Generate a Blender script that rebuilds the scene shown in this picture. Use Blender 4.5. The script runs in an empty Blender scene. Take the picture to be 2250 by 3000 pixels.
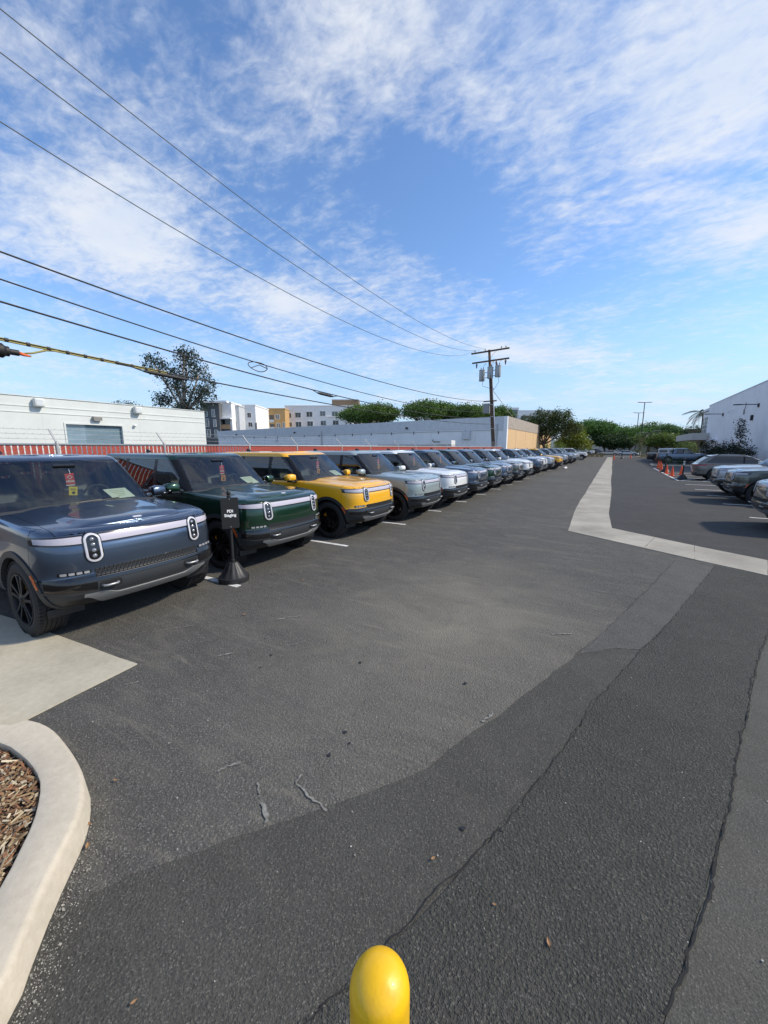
import bpy, bmesh, math, random
from mathutils import Vector, Matrix
from mathutils.bvhtree import BVHTree
from mathutils.geometry import tessellate_polygon
R = math.radians
rnd = random.Random(7)
sc = bpy.context.scene
COL = sc.collection

# ---------------------------------------------------------------- camera, sky, sun, exposure
CAMH, PITCH, YAW, FPX = 2.05, R(9.495), R(30.393), 1130.0      # pixels of the 2250 x 3000 photograph
cam = bpy.data.cameras.new('camera'); cam.sensor_fit = 'VERTICAL'; cam.sensor_height = 36
cam.lens = FPX / 3000 * 36; cam.clip_start = .05; cam.clip_end = 4000
camo = bpy.data.objects.new('camera', cam); COL.objects.link(camo)
camo.location = (0, 0, CAMH); camo.rotation_euler = (math.pi / 2 - PITCH, 0, YAW)
sc.camera = camo

SUN_AZ, SUN_EL = R(28), R(40)          # azimuth measured from +X towards +Y (the row runs along +Y)
world = bpy.data.worlds.new('World'); sc.world = world; world.use_nodes = True
def build_sky():
    nt = world.node_tree; nt.nodes.clear(); N = nt.nodes.new; L = nt.links.new
    out = N('ShaderNodeOutputWorld'); bg = N('ShaderNodeBackground'); bg.inputs['Strength'].default_value = .148
    sky = N('ShaderNodeTexSky'); sky.sky_type = 'NISHITA'; sky.sun_disc = False
    sky.sun_elevation = SUN_EL; sky.sun_rotation = math.pi / 2 - SUN_AZ
    sky.air_density = 1.0; sky.dust_density = .35; sky.ozone_density = 1.1; sky.altitude = 20
    tc = N('ShaderNodeTexCoord'); sep = N('ShaderNodeSeparateXYZ'); L(tc.outputs['Generated'], sep.inputs[0])
    def mth(op, a, b=None, clamp=False):
        m = N('ShaderNodeMath'); m.operation = op; m.use_clamp = clamp
        for i, v in enumerate((a, b)):
            if v is None: continue
            if isinstance(v, (int, float)): m.inputs[i].default_value = v
            else: L(v, m.inputs[i])
        return m.outputs[0]
    zc = mth('ADD', mth('MAXIMUM', sep.outputs['Z'], 0.0), .10)
    px = mth('DIVIDE', sep.outputs['X'], zc); py = mth('DIVIDE', sep.outputs['Y'], zc)
    cv = N('ShaderNodeCombineXYZ'); L(px, cv.inputs[0]); L(py, cv.inputs[1])
    def noise(scale, det, rough, off=(0, 0, 0), stretch=(1, 1, 1), dist=0, rot=0):
        mp = N('ShaderNodeMapping'); mp.inputs['Location'].default_value = off; mp.inputs['Scale'].default_value = stretch
        mp.inputs['Rotation'].default_value = (0, 0, rot)
        L(cv.outputs[0], mp.inputs[0]); n = N('ShaderNodeTexNoise'); n.inputs['Scale'].default_value = scale
        n.inputs['Detail'].default_value = det; n.inputs['Roughness'].default_value = rough; n.inputs['Distortion'].default_value = dist
        L(mp.outputs[0], n.inputs['Vector']); return n.outputs['Fac']
    def blob(cx, cy, rx, ry, rot=0):      # soft bank of cloud (or of clear sky) over one stretch of the cloud sheet
        mp = N('ShaderNodeMapping'); mp.vector_type = 'TEXTURE'; mp.inputs['Location'].default_value = (cx, cy, 0)
        mp.inputs['Rotation'].default_value = (0, 0, rot); mp.inputs['Scale'].default_value = (rx, ry, 1)
        L(cv.outputs[0], mp.inputs[0]); g = N('ShaderNodeTexGradient'); g.gradient_type = 'QUADRATIC_SPHERE'; L(mp.outputs[0], g.inputs[0])
        return g.outputs['Fac']
    big = noise(.55, 2, .5, SKY['off'])
    mid = noise(1.5, 7, .62, (3.1, 1.7, 0), (1, 1, 1), .35, R(20))
    fine = noise(9.0, 6, .62, (1, 5, 0), (1.0, 1.7, 1), .5, R(-35))
    d = mth('ADD', mth('MULTIPLY', big, .45), mth('MULTIPLY', mid, .95))
    d = mth('ADD', d, mth('MULTIPLY', mth('SUBTRACT', fine, .5), .52))
    puff = noise(21.0, 5, .6, (4, 1, 0), (1, 1.25, 1), .3, R(15)); d = mth('ADD', d, mth('MULTIPLY', mth('SUBTRACT', puff, .5), .30))
    for (cx, cy, rx, ry, rot, w) in SKY['blobs']:
        d = mth('ADD', d, mth('MULTIPLY', blob(cx, cy, rx, ry, rot), w))
    mr = N('ShaderNodeMapRange'); mr.interpolation_type = 'SMOOTHSTEP'
    mr.inputs['From Min'].default_value = SKY['lo']; mr.inputs['From Max'].default_value = SKY['hi']
    mr.inputs['To Min'].default_value = 0; mr.inputs['To Max'].default_value = .9; L(d, mr.inputs['Value'])
    # thin veil of haze clouds low down
    col = N('ShaderNodeMix'); col.data_type = 'RGBA'; L(mr.outputs[0], col.inputs['Factor'])
    tint = N('ShaderNodeMix'); tint.data_type = 'RGBA'; tint.blend_type = 'MULTIPLY'; tint.inputs['Factor'].default_value = 1
    L(sky.outputs[0], tint.inputs['A']); tint.inputs['B'].default_value = SKY['tint']
    # cloud brightness: brighter where thick, a little grey where thickest
    cr = N('ShaderNodeValToRGB'); cr.color_ramp.elements[0].position = .35; cr.color_ramp.elements[1].position = .8
    cr.color_ramp.elements[0].color = SKY['c0']; cr.color_ramp.elements[1].color = SKY['c1']
    L(noise(2.6, 5, .6, (8, 2, 0)), cr.inputs[0])
    cm = N('ShaderNodeMix'); cm.data_type = 'RGBA'; cm.blend_type = 'MULTIPLY'; cm.inputs['Factor'].default_value = 1
    L(cr.outputs[0], cm.inputs['A']); cm.inputs['B'].default_value = (SKY['cb'],) * 3 + (1,)
    L(cm.outputs['Result'], col.inputs['B'])
    # even veil of thin haze cloud all round the horizon
    vr = N('ShaderNodeMapRange'); vr.interpolation_type = 'SMOOTHSTEP'; vr.inputs['From Min'].default_value = -.02; vr.inputs['From Max'].default_value = .34
    vr.inputs['To Min'].default_value = .85; vr.inputs['To Max'].default_value = 0; L(sep.outputs['Z'], vr.inputs['Value'])
    vm = N('ShaderNodeMix'); vm.data_type = 'RGBA'; L(vr.outputs[0], vm.inputs['Factor']); L(tint.outputs['Result'], vm.inputs['A']); vm.inputs['B'].default_value = (SKY['cb'] * .50, SKY['cb'] * .68, SKY['cb'] * .93, 1)
    L(vm.outputs['Result'], col.inputs['A'])
    L(col.outputs['Result'], bg.inputs['Color']); L(bg.outputs[0], out.inputs[0])
SKY = dict(off=(2.0, .6, 0), lo=.56, hi=1.06, tint=(.70, .85, 1.03, 1), c0=(.74, .83, .98, 1), c1=(1, 1, 1, 1), cb=4.6, blobs=[
    (-.58, 1.50, .42, .72, 0, -.62), (.45, 3.4, .8, .7, 0, -.35), (-2.8, 1.35, .7, .35, 0, -.3),                 # clear stretches
    (.16, 1.35, .50, .95, 0, .42), (.38, 2.05, .42, .65, 0, .34), (-1.65, .85, .95, .62, 0, .36), (-1.55, 1.65, .62, .5, 0, .34), (-.75, 2.95, 1.25, .42, R(42), .42), (-.62, .88, .5, .35, 0, .22)])
build_sky()
sun = bpy.data.lights.new('sun', 'SUN'); sun.energy = 3.0; sun.angle = R(3.5); sun.color = (1, .90, .74)
suno = bpy.data.objects.new('sun', sun); COL.objects.link(suno)
sdir = Vector((math.cos(SUN_EL) * math.cos(SUN_AZ), math.cos(SUN_EL) * math.sin(SUN_AZ), math.sin(SUN_EL)))
suno.rotation_euler = sdir.to_track_quat('Z', 'Y').to_euler(); suno.location = sdir * 60
sc.view_settings.view_transform = 'Standard'; sc.view_settings.look = 'None'; sc.view_settings.gamma = 1
sc.view_settings.use_curve_mapping = False; sc.view_settings.exposure = .52
sc.cycles.max_bounces = 8; sc.cycles.transparent_max_bounces = 24

# ---------------------------------------------------------------- pixel rays (a pixel gives a direction; distance comes from a plane)
def ray(px, py):
    vx, vy = (px - 1125) / FPX, (py - 1500) / FPX
    f = math.cos(PITCH) - vy * math.sin(PITCH); u = -math.sin(PITCH) - vy * math.cos(PITCH)
    return Vector((vx * math.cos(YAW) - f * math.sin(YAW), vx * math.sin(YAW) + f * math.cos(YAW), u))
O = Vector((0, 0, CAMH))
def on_z(px, py, z=0.): d = ray(px, py); return O + d * ((z - CAMH) / d.z)
def on_x(px, py, X): d = ray(px, py); return O + d * (X / d.x)
def on_y(px, py, Y): d = ray(px, py); return O + d * (Y / d.y)
def at_depth(px, py, D):                      # D = metres along the camera's horizontal forward
    d = ray(px, py); f = -d.x * math.sin(YAW) + d.y * math.cos(YAW); return O + d * (D / f)

# ---------------------------------------------------------------- object helpers
def tag(o, label=None, cat=None, group=None, kind=None):
    if label: o['label'] = label
    if cat: o['category'] = cat
    if group: o['group'] = group
    if kind: o['kind'] = kind
    return o
def thing(name, label, cat, loc=(0, 0, 0), rotz=0, group=None):
    o = bpy.data.objects.new(name, None); COL.objects.link(o); o.location = loc; o.rotation_euler = (0, 0, rotz)
    o.empty_display_size = .2
    return tag(o, label, cat, group)
def obj(name, me, mat=None, parent=None, loc=None, rot=None):
    o = bpy.data.objects.new(name, me); COL.objects.link(o)
    if parent: o.parent = parent
    if mat is not None and not me.materials: me.materials.append(mat)
    if loc is not None: o.location = loc
    if rot is not None: o.rotation_euler = rot
    return o
class MB:
    """collects polygons"""
    def __init__(s): s.v = []; s.f = []
    def add(s, vs, fs):
        b = len(s.v); s.v += [tuple(v) for v in vs]; s.f += [tuple(b + i for i in f) for f in fs]; return s
    def box(s, c, d, M=None):
        x, y, z = (a / 2 for a in d); c = Vector(c)
        vs = [Vector((sx * x, sy * y, sz * z)) for sx in (-1, 1) for sy in (-1, 1) for sz in (-1, 1)]
        vs = [(M @ v if M else v) + c for v in vs]
        return s.add(vs, [(0, 1, 3, 2), (4, 6, 7, 5), (0, 4, 5, 1), (2, 3, 7, 6), (0, 2, 6, 4), (1, 5, 7, 3)])
    def bbox(s, a, b): return s.box([(a[i] + b[i]) / 2 for i in range(3)], [abs(b[i] - a[i]) for i in range(3)])
    def bar(s, p, q, w, h=None, up=(0, 0, 1)):
        p, q = Vector(p), Vector(q); d = q - p; l = d.length; d.normalize(); up = Vector(up)
        if abs(d.dot(up)) > .99: up = Vector((1, 0, 0))
        r = d.cross(up).normalized(); u = r.cross(d)
        M = Matrix((r, d, u)).transposed(); return s.box((p + q) / 2, (w, l, h or w), M)
    def tube(s, pts, rad, n=8, cap=True):
        pts = [Vector(p) for p in pts]
        rads = rad if isinstance(rad, (list, tuple)) else [rad] * len(pts)
        vs = []; fs = []; ref = None
        for i, p in enumerate(pts):
            d = (pts[min(i + 1, len(pts) - 1)] - pts[max(i - 1, 0)]).normalized()
            if ref is None: ref = Vector((0, 0, 1)) if abs(d.z) < .9 else Vector((1, 0, 0))
            r = d.cross(ref).normalized(); u = r.cross(d).normalized(); ref = u
            vs += [p + (r * math.cos(a) + u * math.sin(a)) * rads[i] for a in [2 * math.pi * k / n for k in range(n)]]
        for i in range(len(pts) - 1):
            fs += [(i * n + k, i * n + (k + 1) % n, (i + 1) * n + (k + 1) % n, (i + 1) * n + k) for k in range(n)]
        if cap: fs += [tuple(range(n))[::-1], tuple((len(pts) - 1) * n + k for k in range(n))]
        return s.add(vs, fs)
    def lathe(s, prof, n=32, axis='z', M=None, closed=False):
        vs = []; fs = []; m = len(prof)
        for k in range(n):
            a = 2 * math.pi * k / n; c, q = math.cos(a), math.sin(a)
            for r, h in prof:
                v = Vector((r * c, r * q, h)) if axis == 'z' else Vector((r * c, h, r * q))
                vs.append(M @ v if M else v)
        for k in range(n):
            k2 = (k + 1) % n
            for i in range(m - 1 if not closed else m):
                j = (i + 1) % m; fs.append((k * m + i, k2 * m + i, k2 * m + j, k * m + j))
        return s.add(vs, fs)
    def prism(s, poly, z0, z1):
        n = len(poly); vs = [(x, y, z0) for x, y in poly] + [(x, y, z1) for x, y in poly]
        fs = [(i, (i + 1) % n, n + (i + 1) % n, n + i) for i in range(n)]
        tri = tessellate_polygon([[Vector((x, y, 0)) for x, y in poly]])
        fs += [tuple(n + i for i in t) for t in tri] + [tuple(t) for t in tri]
        return s.add(vs, fs)
    def mesh(s, name='mesh', mat=None, smooth=False, ang=None, bevel=0, fix=True):
        me = bpy.data.meshes.new(name); me.from_pydata(s.v, [], s.f)
        if fix or bevel:
            bm = bmesh.new(); bm.from_mesh(me)
            if bevel:
                bmesh.ops.remove_doubles(bm, verts=bm.verts, dist=1e-5)
                es = [e for e in bm.edges if len(e.link_faces) == 2 and e.calc_face_angle(0) > .5]
                bmesh.ops.bevel(bm, geom=es, offset=bevel, segments=2, affect='EDGES', profile=.6)
            bmesh.ops.recalc_face_normals(bm, faces=bm.faces); bm.to_mesh(me); bm.free()
        if smooth: me.shade_smooth()
        if ang: me.shade_smooth(); me.set_sharp_from_angle(angle=R(ang))
        if mat: me.materials.append(mat)
        return me
    def build(s, name, mat=None, parent=None, smooth=False, ang=None, bevel=0, loc=None, rot=None, fix=True):
        return obj(name, s.mesh(name, mat, smooth, ang, bevel, fix), None, parent, loc, rot)
def catmull(P, n):
    """n points, even in arc length, through the control points"""
    P = [Vector(p) for p in P]; Q = [P[0] * 2 - P[1]] + P + [P[-1] * 2 - P[-2]]; D = []
    for i in range(1, len(Q) - 2):
        for k in range(24):
            t = k / 24; a, b, c, d = Q[i - 1:i + 3]
            D.append(.5 * ((2 * b) + (c - a) * t + (2 * a - 5 * b + 4 * c - d) * t * t + (3 * b - a - 3 * c + d) * t ** 3))
    D.append(P[-1]); S = [0]
    for a, b in zip(D, D[1:]): S.append(S[-1] + (b - a).length)
    out = []; j = 0
    for k in range(n):
        s = S[-1] * k / (n - 1)
        while j < len(S) - 2 and S[j + 1] < s: j += 1
        t = (s - S[j]) / max(S[j + 1] - S[j], 1e-9); out.append(D[j].lerp(D[j + 1], min(1, t)))
    return out
def sstep(a, b, x):
    t = max(0, min(1, (x - a) / (b - a))); return t * t * (3 - 2 * t)
def interp(tab, x):
    if x <= tab[0][0]: return tab[0][1]
    for (a, b), (c, d) in zip(tab, tab[1:]):
        if x <= c: return b + (d - b) * (x - a) / (c - a)
    return tab[-1][1]
def text_mesh(s, size, mat, name='lettering', depth=.001, align='CENTER'):
    cu = bpy.data.curves.new('t', 'FONT'); cu.body = s; cu.size = size; cu.align_x = align; cu.align_y = 'CENTER'; cu.extrude = depth
    cu.offset = .004 * size / .1 if size > .03 else 0
    o = bpy.data.objects.new('t', cu); COL.objects.link(o)
    me = bpy.data.meshes.new_from_object(o.evaluated_get(bpy.context.evaluated_depsgraph_get()))
    bpy.data.objects.remove(o); me.name = name; me.materials.clear(); me.materials.append(mat); return me

# ---------------------------------------------------------------- materials
def mat(name, col, rough=.6, metal=0., coat=0., spec=None, emit=None, es=0, noise=None, bump=None, alpha=None, flake=0):
    m = bpy.data.materials.new(name); m.use_nodes = True; nt = m.node_tree; b = nt.nodes['Principled BSDF']
    b.inputs['Base Color'].default_value = (*col, 1); b.inputs['Roughness'].default_value = rough; b.inputs['Metallic'].default_value = metal
    b.inputs['Coat Weight'].default_value = coat; b.inputs['Coat Roughness'].default_value = .03
    if spec is not None: b.inputs['Specular IOR Level'].default_value = spec
    if emit: b.inputs['Emission Color'].default_value = (*emit, 1); b.inputs['Emission Strength'].default_value = es
    N = nt.nodes.new; L = nt.links.new
    if noise:                                   # (scale, amount[, detail]) mottled colour
        tc = N('ShaderNodeTexCoord'); n = N('ShaderNodeTexNoise'); n.inputs['Scale'].default_value = noise[0]
        n.inputs['Detail'].default_value = 6; n.inputs['Roughness'].default_value = .65; L(tc.outputs['Object'], n.inputs['Vector'])
        r = N('ShaderNodeValToRGB'); a = noise[1]; r.color_ramp.elements[0].position = .3; r.color_ramp.elements[1].position = .7
        r.color_ramp.elements[0].color = tuple(c * (1 - a) for c in col) + (1,); r.color_ramp.elements[1].color = tuple(min(1, c * (1 + a)) for c in col) + (1,)
        L(n.outputs['Fac'], r.inputs[0]); L(r.outputs[0], b.inputs['Base Color'])
    if bump:                                    # (scale, strength, distance)
        tc = N('ShaderNodeTexCoord'); n = N('ShaderNodeTexNoise'); n.inputs['Scale'].default_value = bump[0]; n.inputs['Detail'].default_value = 5
        L(tc.outputs['Object'], n.inputs['Vector']); k = N('ShaderNodeBump'); k.inputs['Strength'].default_value = bump[1]; k.inputs['Distance'].default_value = bump[2]
        L(n.outputs['Fac'], k.inputs['Height']); L(k.outputs[0], b.inputs['Normal'])
    return m
def glass(name, tint, reflect_rough=.02):
    m = bpy.data.materials.new(name); m.use_nodes = True; nt = m.node_tree; nt.nodes.clear(); N = nt.nodes.new; L = nt.links.new
    o = N('ShaderNodeOutputMaterial'); t = N('ShaderNodeBsdfTransparent'); t.inputs[0].default_value = (*tint, 1)
    g = N('ShaderNodeBsdfGlossy'); g.inputs['Roughness'].default_value = reflect_rough
    f = N('ShaderNodeFresnel'); f.inputs['IOR'].default_value = 1.95; mx = N('ShaderNodeMixShader')
    L(f.outputs[0], mx.inputs[0]); L(t.outputs[0], mx.inputs[1]); L(g.outputs[0], mx.inputs[2]); L(mx.outputs[0], o.inputs[0]); return m
def paint(name, col, metal=.45, rough=.38):
    m = mat(name, col, rough, metal, 1.0); nt = m.node_tree; b = nt.nodes['Principled BSDF']; N = nt.nodes.new; L = nt.links.new
    b.inputs['Coat IOR'].default_value = 1.5
    # faint dust film: rougher and paler in cloudy patches
    tc = N('ShaderNodeTexCoord'); n = N('ShaderNodeTexNoise'); n.inputs['Scale'].default_value = 2.3; n.inputs['Detail'].default_value = 7
    L(tc.outputs['Object'], n.inputs['Vector']); r = N('ShaderNodeMapRange'); r.inputs['From Min'].default_value = .35; r.inputs['From Max'].default_value = .75
    r.inputs['To Min'].default_value = .02; r.inputs['To Max'].default_value = .09; L(n.outputs['Fac'], r.inputs['Value']); L(r.outputs[0], b.inputs['Coat Roughness'])
    return m
M = dict(
    black=mat('black plastic', (.012, .012, .013), .45), gloss=mat('gloss black', (.006, .006, .007), .12, 0, .5),
    clad=mat('charcoal cladding', (.035, .038, .042), .5, .15, noise=(60, .15)), liner=mat('wheel liner', (.006, .006, .006), .95),
    tyre=mat('tyre rubber', (.014, .014, .015), .75, noise=(40, .3)), rim=mat('dark alloy', (.010, .010, .012), .33, .6),
    rimsilver=mat('machined alloy', (.45, .46, .48), .3, .9),
    disc=mat('brake disc', (.25, .25, .26), .35, 1), caliper=mat('yellow caliper', (.65, .25, .01), .4),
    bar=mat('light bar lens', (.46, .43, .49), .3, 0, .6), ring=mat('lamp ring', (.55, .55, .58), .3, 0, .5), clear=mat('clear fog lens', (.5, .51, .52), .15, .5, 1), lens=mat('lamp lens', (.35, .36, .38), .08, .6, 1),
    silver=mat('satin silver', (.36, .365, .37), .38, .55), chrome=mat('bright metal', (.7, .7, .7), .2, 1),
    amber=mat('amber reflector', (.55, .10, .01), .3, 0, .6), red=mat('red lens', (.35, .01, .015), .2, 0, .8),
    glass=glass('windscreen glass', (.62, .70, .70)), tglass=glass('tinted glass', (.09, .105, .11)),
    cabin=mat('cabin trim', (.035, .037, .040), .8), seat=mat('seat leather', (.085, .09, .09), .55), seatlight=mat('grey seat panel', (.16, .165, .165), .6),
    pillar=mat('black pillar trim', (.006, .006, .007), .3, spec=.3),
    white=mat('white paint', (.8, .8, .78), .55), paper=mat('paper', (.75, .78, .66), .7),
)
PAINT = dict(
    slate=paint('slate blue grey paint', (.082, .115, .17), .85, .28), green=paint('forest green paint', (.007, .042, .020), .6, .28), yellow=paint('compass yellow paint', (.84, .42, .004), .05, .4),
    lime=paint('limestone grey green paint', (.30, .36, .36), .3), white=paint('glacier white paint', (.74, .75, .74), 0), grey=paint('graphite paint', (.12, .125, .13), .8, .3),
    silver=paint('silver paint', (.42, .44, .46), .6), blue=paint('steel blue paint', (.10, .14, .21), .8, .3), black=paint('midnight paint', (.008, .009, .012), .3),
    canyon=paint('dark canyon grey paint', (.10, .11, .10), .75, .3), olive=paint('warm grey paint', (.16, .15, .135), .4), beige=paint('champagne paint', (.42, .38, .32), .4),
)
# ---------------------------------------------------------------- vehicles
def hull_mesh(plan, levels, ztop, crown, n=120, m=26, xf=(1.5, 2.35), xr=(-1.6, -2.35)):
    """closed body shell: plan outline lofted through levels, bridged over the top. levels: (kind, z, inset, dx_front, dx_rear)"""
    H_ = [Vector((p.x, p.y)) for p in catmull([(x, y, 0) for x, y in plan], n)]
    H_[0].y = 0; H_[-1].y = 0
    nor = []
    for i in range(n):
        d = H_[min(i + 1, n - 1)] - H_[max(i - 1, 0)]; v = Vector((-d.y, d.x)) * -1
        v = Vector((d.y, -d.x)).normalized(); nor.append(-v if False else v)
    nor = [Vector((-v.x, -v.y)) if v.dot(p - Vector((0, 0))) < 0 and False else v for v, p in zip(nor, H_)]
    nor[0] = Vector((1, 0)); nor[-1] = Vector((-1, 0))
    for i in range(1, n - 1):
        if nor[i].y < -.2: nor[i] = -nor[i]
    cols = []
    for i in range(n):
        wf = sstep(xf[0], xf[1], H_[i].x); wr = sstep(xr[0], xr[1], H_[i].x) if xr[0] > xr[1] else 0
        wr = sstep(-xr[0], -xr[1], -H_[i].x); c = []
        for (k, z, ins, dxf, dxr) in levels:
            p = H_[i] - nor[i] * ins; x = p.x + dxf * wf - dxr * wr; y = max(p.y, 0)
            if i in (0, n - 1): y = 0
            zz = ztop(p.x) - z if k == 't' else z
            c.append((x, y, zz))
        # densify with catmull (not arc-even)
        Q = [Vector(q) for q in c]; Q = [Q[0] * 2 - Q[1]] + Q + [Q[-1] * 2 - Q[-2]]; D = []
        for a in range(1, len(Q) - 2):
            for t in (0, 1 / 3, 2 / 3):
                A, B, C, E_ = Q[a - 1:a + 3]
                D.append(.5 * ((2 * B) + (C - A) * t + (2 * A - 5 * B + 4 * C - E_) * t * t + (3 * B - A - 3 * C + E_) * t ** 3))
        D.append(Vector(c[-1])); cols.append(D)
    Lr = len(cols[0]); mb = MB(); ring = 2 * n - 2; V = []
    for l in range(Lr):
        V += [cols[i][l] for i in range(n)] + [Vector((cols[i][l].x, -cols[i][l].y, cols[i][l].z)) for i in range(n - 2, 0, -1)]
    F = []
    for l in range(Lr - 1):
        F += [(l * ring + k, l * ring + (k + 1) % ring, (l + 1) * ring + (k + 1) % ring, (l + 1) * ring + k) for k in range(ring)]
    def cap(l, f, flip):
        rows = []
        for i in range(n):
            a = l * ring + i; b = a if i in (0, n - 1) else l * ring + (ring - i)
            if i in (0, n - 1): rows.append([a] * (m + 1)); continue
            row = [a]; A, B = V[a], V[b]
            for k in range(1, m):
                p = A.lerp(B, k / m); p = Vector((p.x, p.y, p.z + f(p.x, p.y, A.y))); V.append(p); row.append(len(V) - 1)
            row.append(b); rows.append(row)
        for i in range(n - 1):
            for k in range(m):
                q = []
                for v in (rows[i][k], rows[i][k + 1], rows[i + 1][k + 1], rows[i + 1][k]):
                    if v not in q: q.append(v)
                if len(q) > 2: F.append(tuple(q))
    cap(Lr - 1, crown, False); cap(0, lambda x, y, b: 0, True)
    me = bpy.data.meshes.new('hull'); me.from_pydata([tuple(v) for v in V], [], F)
    bm = bmesh.new(); bm.from_mesh(me); bmesh.ops.recalc_face_normals(bm, faces=bm.faces); bm.to_mesh(me); bm.free()
    me.shade_smooth(); return me
def boolean_cut(me, cutters):
    o = bpy.data.objects.new('tmp', me); COL.objects.link(o); tmp = []
    for i, cm in enumerate(cutters):
        c = bpy.data.objects.new('cut', cm); COL.objects.link(c); tmp.append(c)
        md = o.modifiers.new('b%d' % i, 'BOOLEAN'); md.operation = 'DIFFERENCE'; md.object = c; md.solver = 'EXACT'
    out = bpy.data.meshes.new_from_object(o.evaluated_get(bpy.context.evaluated_depsgraph_get()))
    for c in tmp + [o]: bpy.data.objects.remove(c)
    return out
def bvh_of(me):
    return BVHTree.FromPolygons([v.co.copy() for v in me.vertices], [tuple(p.vertices) for p in me.polygons])
def partition(me, cuts, classify, gap=.003, lip=.018, nogap=()):
    bm = bmesh.new(); bm.from_mesh(me)
    for co, no, flt in cuts:
        fs = [f for f in bm.faces if flt(f.calc_center_median(), f.normal)]
        g = set(fs)
        for f in fs: g.update(f.edges); g.update(f.verts)
        bmesh.ops.bisect_plane(bm, geom=list(g), dist=1e-5, plane_co=co, plane_no=no)
    bm.normal_update(); groups = {}
    for f in bm.faces:
        groups.setdefault(classify(f.calc_center_median(), f.normal), []).append(f)
    out = {}; comps = []
    for key, fs in groups.items():
        if key is None: continue
        if key in ('inner',): comps.append((key, fs)); continue
        left = set(fs)
        while left:
            st = [left.pop()]; comp = []
            while st:
                f = st.pop(); comp.append(f)
                for v in f.verts:
                    for g in v.link_faces:
                        if g in left: left.discard(g); st.append(g)
            if len(comp) > 3 or sum(f.calc_area() for f in comp) > 2e-3: comps.append((key, comp))
    for key, fs in comps:
        idx = {}; V = []; F = []
        for f in fs:
            q = []
            for v in f.verts:
                if v not in idx: idx[v] = len(V); V.append(v.co.copy())
                q.append(idx[v])
            F.append(q)
        nm = bpy.data.meshes.new(key); nm.from_pydata([tuple(v) for v in V], [], F)
        b2 = bmesh.new(); b2.from_mesh(nm)
        if key not in nogap:
            r = bmesh.ops.inset_region(b2, faces=b2.faces[:], thickness=gap, use_boundary=True, use_even_offset=True)
            bmesh.ops.delete(b2, geom=r['faces'], context='FACES')
            b2.normal_update()
            be = [e for e in b2.edges if e.is_boundary]
            nrm = {v: v.normal.copy() for e in be for v in e.verts}
            for e in be: e.smooth = False
            bvs = {v: v.co.copy() for v in nrm}
            r = bmesh.ops.extrude_edge_only(b2, edges=be)
            nv = [x for x in r['geom'] if isinstance(x, bmesh.types.BMVert)]
            # new verts start on top of the old ones: push them inwards
            from mathutils.kdtree import KDTree
            kd = KDTree(len(bvs)); ol = list(bvs)
            for i, v in enumerate(ol): kd.insert(bvs[v], i)
            kd.balance()
            for v in nv:
                _, i, _ = kd.find(v.co); v.co -= nrm[ol[i]] * lip
        b2.to_mesh(nm); b2.free()
        nm.shade_smooth(); out.setdefault(key, []).append(nm)
    bm.free(); return out
def resharp(me, ang=40):
    me.set_sharp_from_angle(angle=R(ang)); return me
class Proj:
    def __init__(s, me): s.t = bvh_of(me)
    def front(s, y, z):
        h = s.t.ray_cast(Vector((6, y, z)), Vector((-1, 0, 0))); return (h[0], h[1]) if h[0] else (Vector((2.0, y, z)), Vector((1, 0, 0)))
    def rear(s, y, z):
        h = s.t.ray_cast(Vector((-6, y, z)), Vector((1, 0, 0))); return (h[0], h[1]) if h[0] else (Vector((-2.0, y, z)), Vector((-1, 0, 0)))
    def side(s, sg):
        def f(x, z):
            h = s.t.ray_cast(Vector((x, 3 * sg, z)), Vector((0, -sg, 0))); return (h[0], h[1]) if h[0] else (Vector((x, .95 * sg, z)), Vector((0, sg, 0)))
        return f
    def top(s, x, y):
        h = s.t.ray_cast(Vector((x, y, 5)), Vector((0, 0, -1))); return (h[0], h[1]) if h[0] else (Vector((x, y, 1.2)), Vector((0, 0, 1)))
def ruled(prj, A, B, nu, nv, off=.004, thick=.02, n=None):
    """panel between curves A(t) and B(t) (2-D in the projection), laid on the shell and standing proud by off"""
    vs = []; fs = []
    for i in range(nu + 1):
        a, b = Vector(A(i / nu)), Vector(B(i / nu))
        for j in range(nv + 1):
            q = a.lerp(b, j / nv); p, nn = prj(q.x, q.y)
            if n is not None: nn = Vector(n)
            vs.append(p + nn * off)
    k = len(vs); W = nv + 1
    for i in range(nu):
        for j in range(nv): fs.append((i * W + j, (i + 1) * W + j, (i + 1) * W + j + 1, i * W + j + 1))
    for i in range(nu + 1):
        a, b = Vector(A(i / nu)), Vector(B(i / nu))
        for j in range(nv + 1):
            q = a.lerp(b, j / nv); p, nn = prj(q.x, q.y)
            if n is not None: nn = Vector(n)
            vs.append(p + nn * (off - thick))
    bd = [j for j in range(W)] + [i * W + nv for i in range(1, nu + 1)] + [nu * W + j for j in range(nv - 1, -1, -1)] + [i * W for i in range(nu - 1, 0, -1)]
    for a, b in zip(bd, bd[1:] + bd[:1]): fs.append((a, b, b + k, a + k))
    return MB().add(vs, fs)
def rrect(prj, cx, cy, w, h, r, off=.004, thick=.02, n=None, nu=16, nv=6, sk=0., hole=None):
    """rounded rectangle laid on the shell (u vertical in the projection, v across); sk shears the ends"""
    def half(t):
        y = -h / 2 + h * (.5 - .5 * math.cos(math.pi * t))
        d = max(0, r - (h / 2 - abs(y))); return y, w / 2 - (r - math.sqrt(max(0, r * r - d * d)))
    def A(t): y, q = half(t); return (cx - q + sk * y, cy + y)
    def B(t): y, q = half(t); return (cx + q + sk * y, cy + y)
    return ruled(prj, A, B, nu, nv, off, thick, n)
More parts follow.
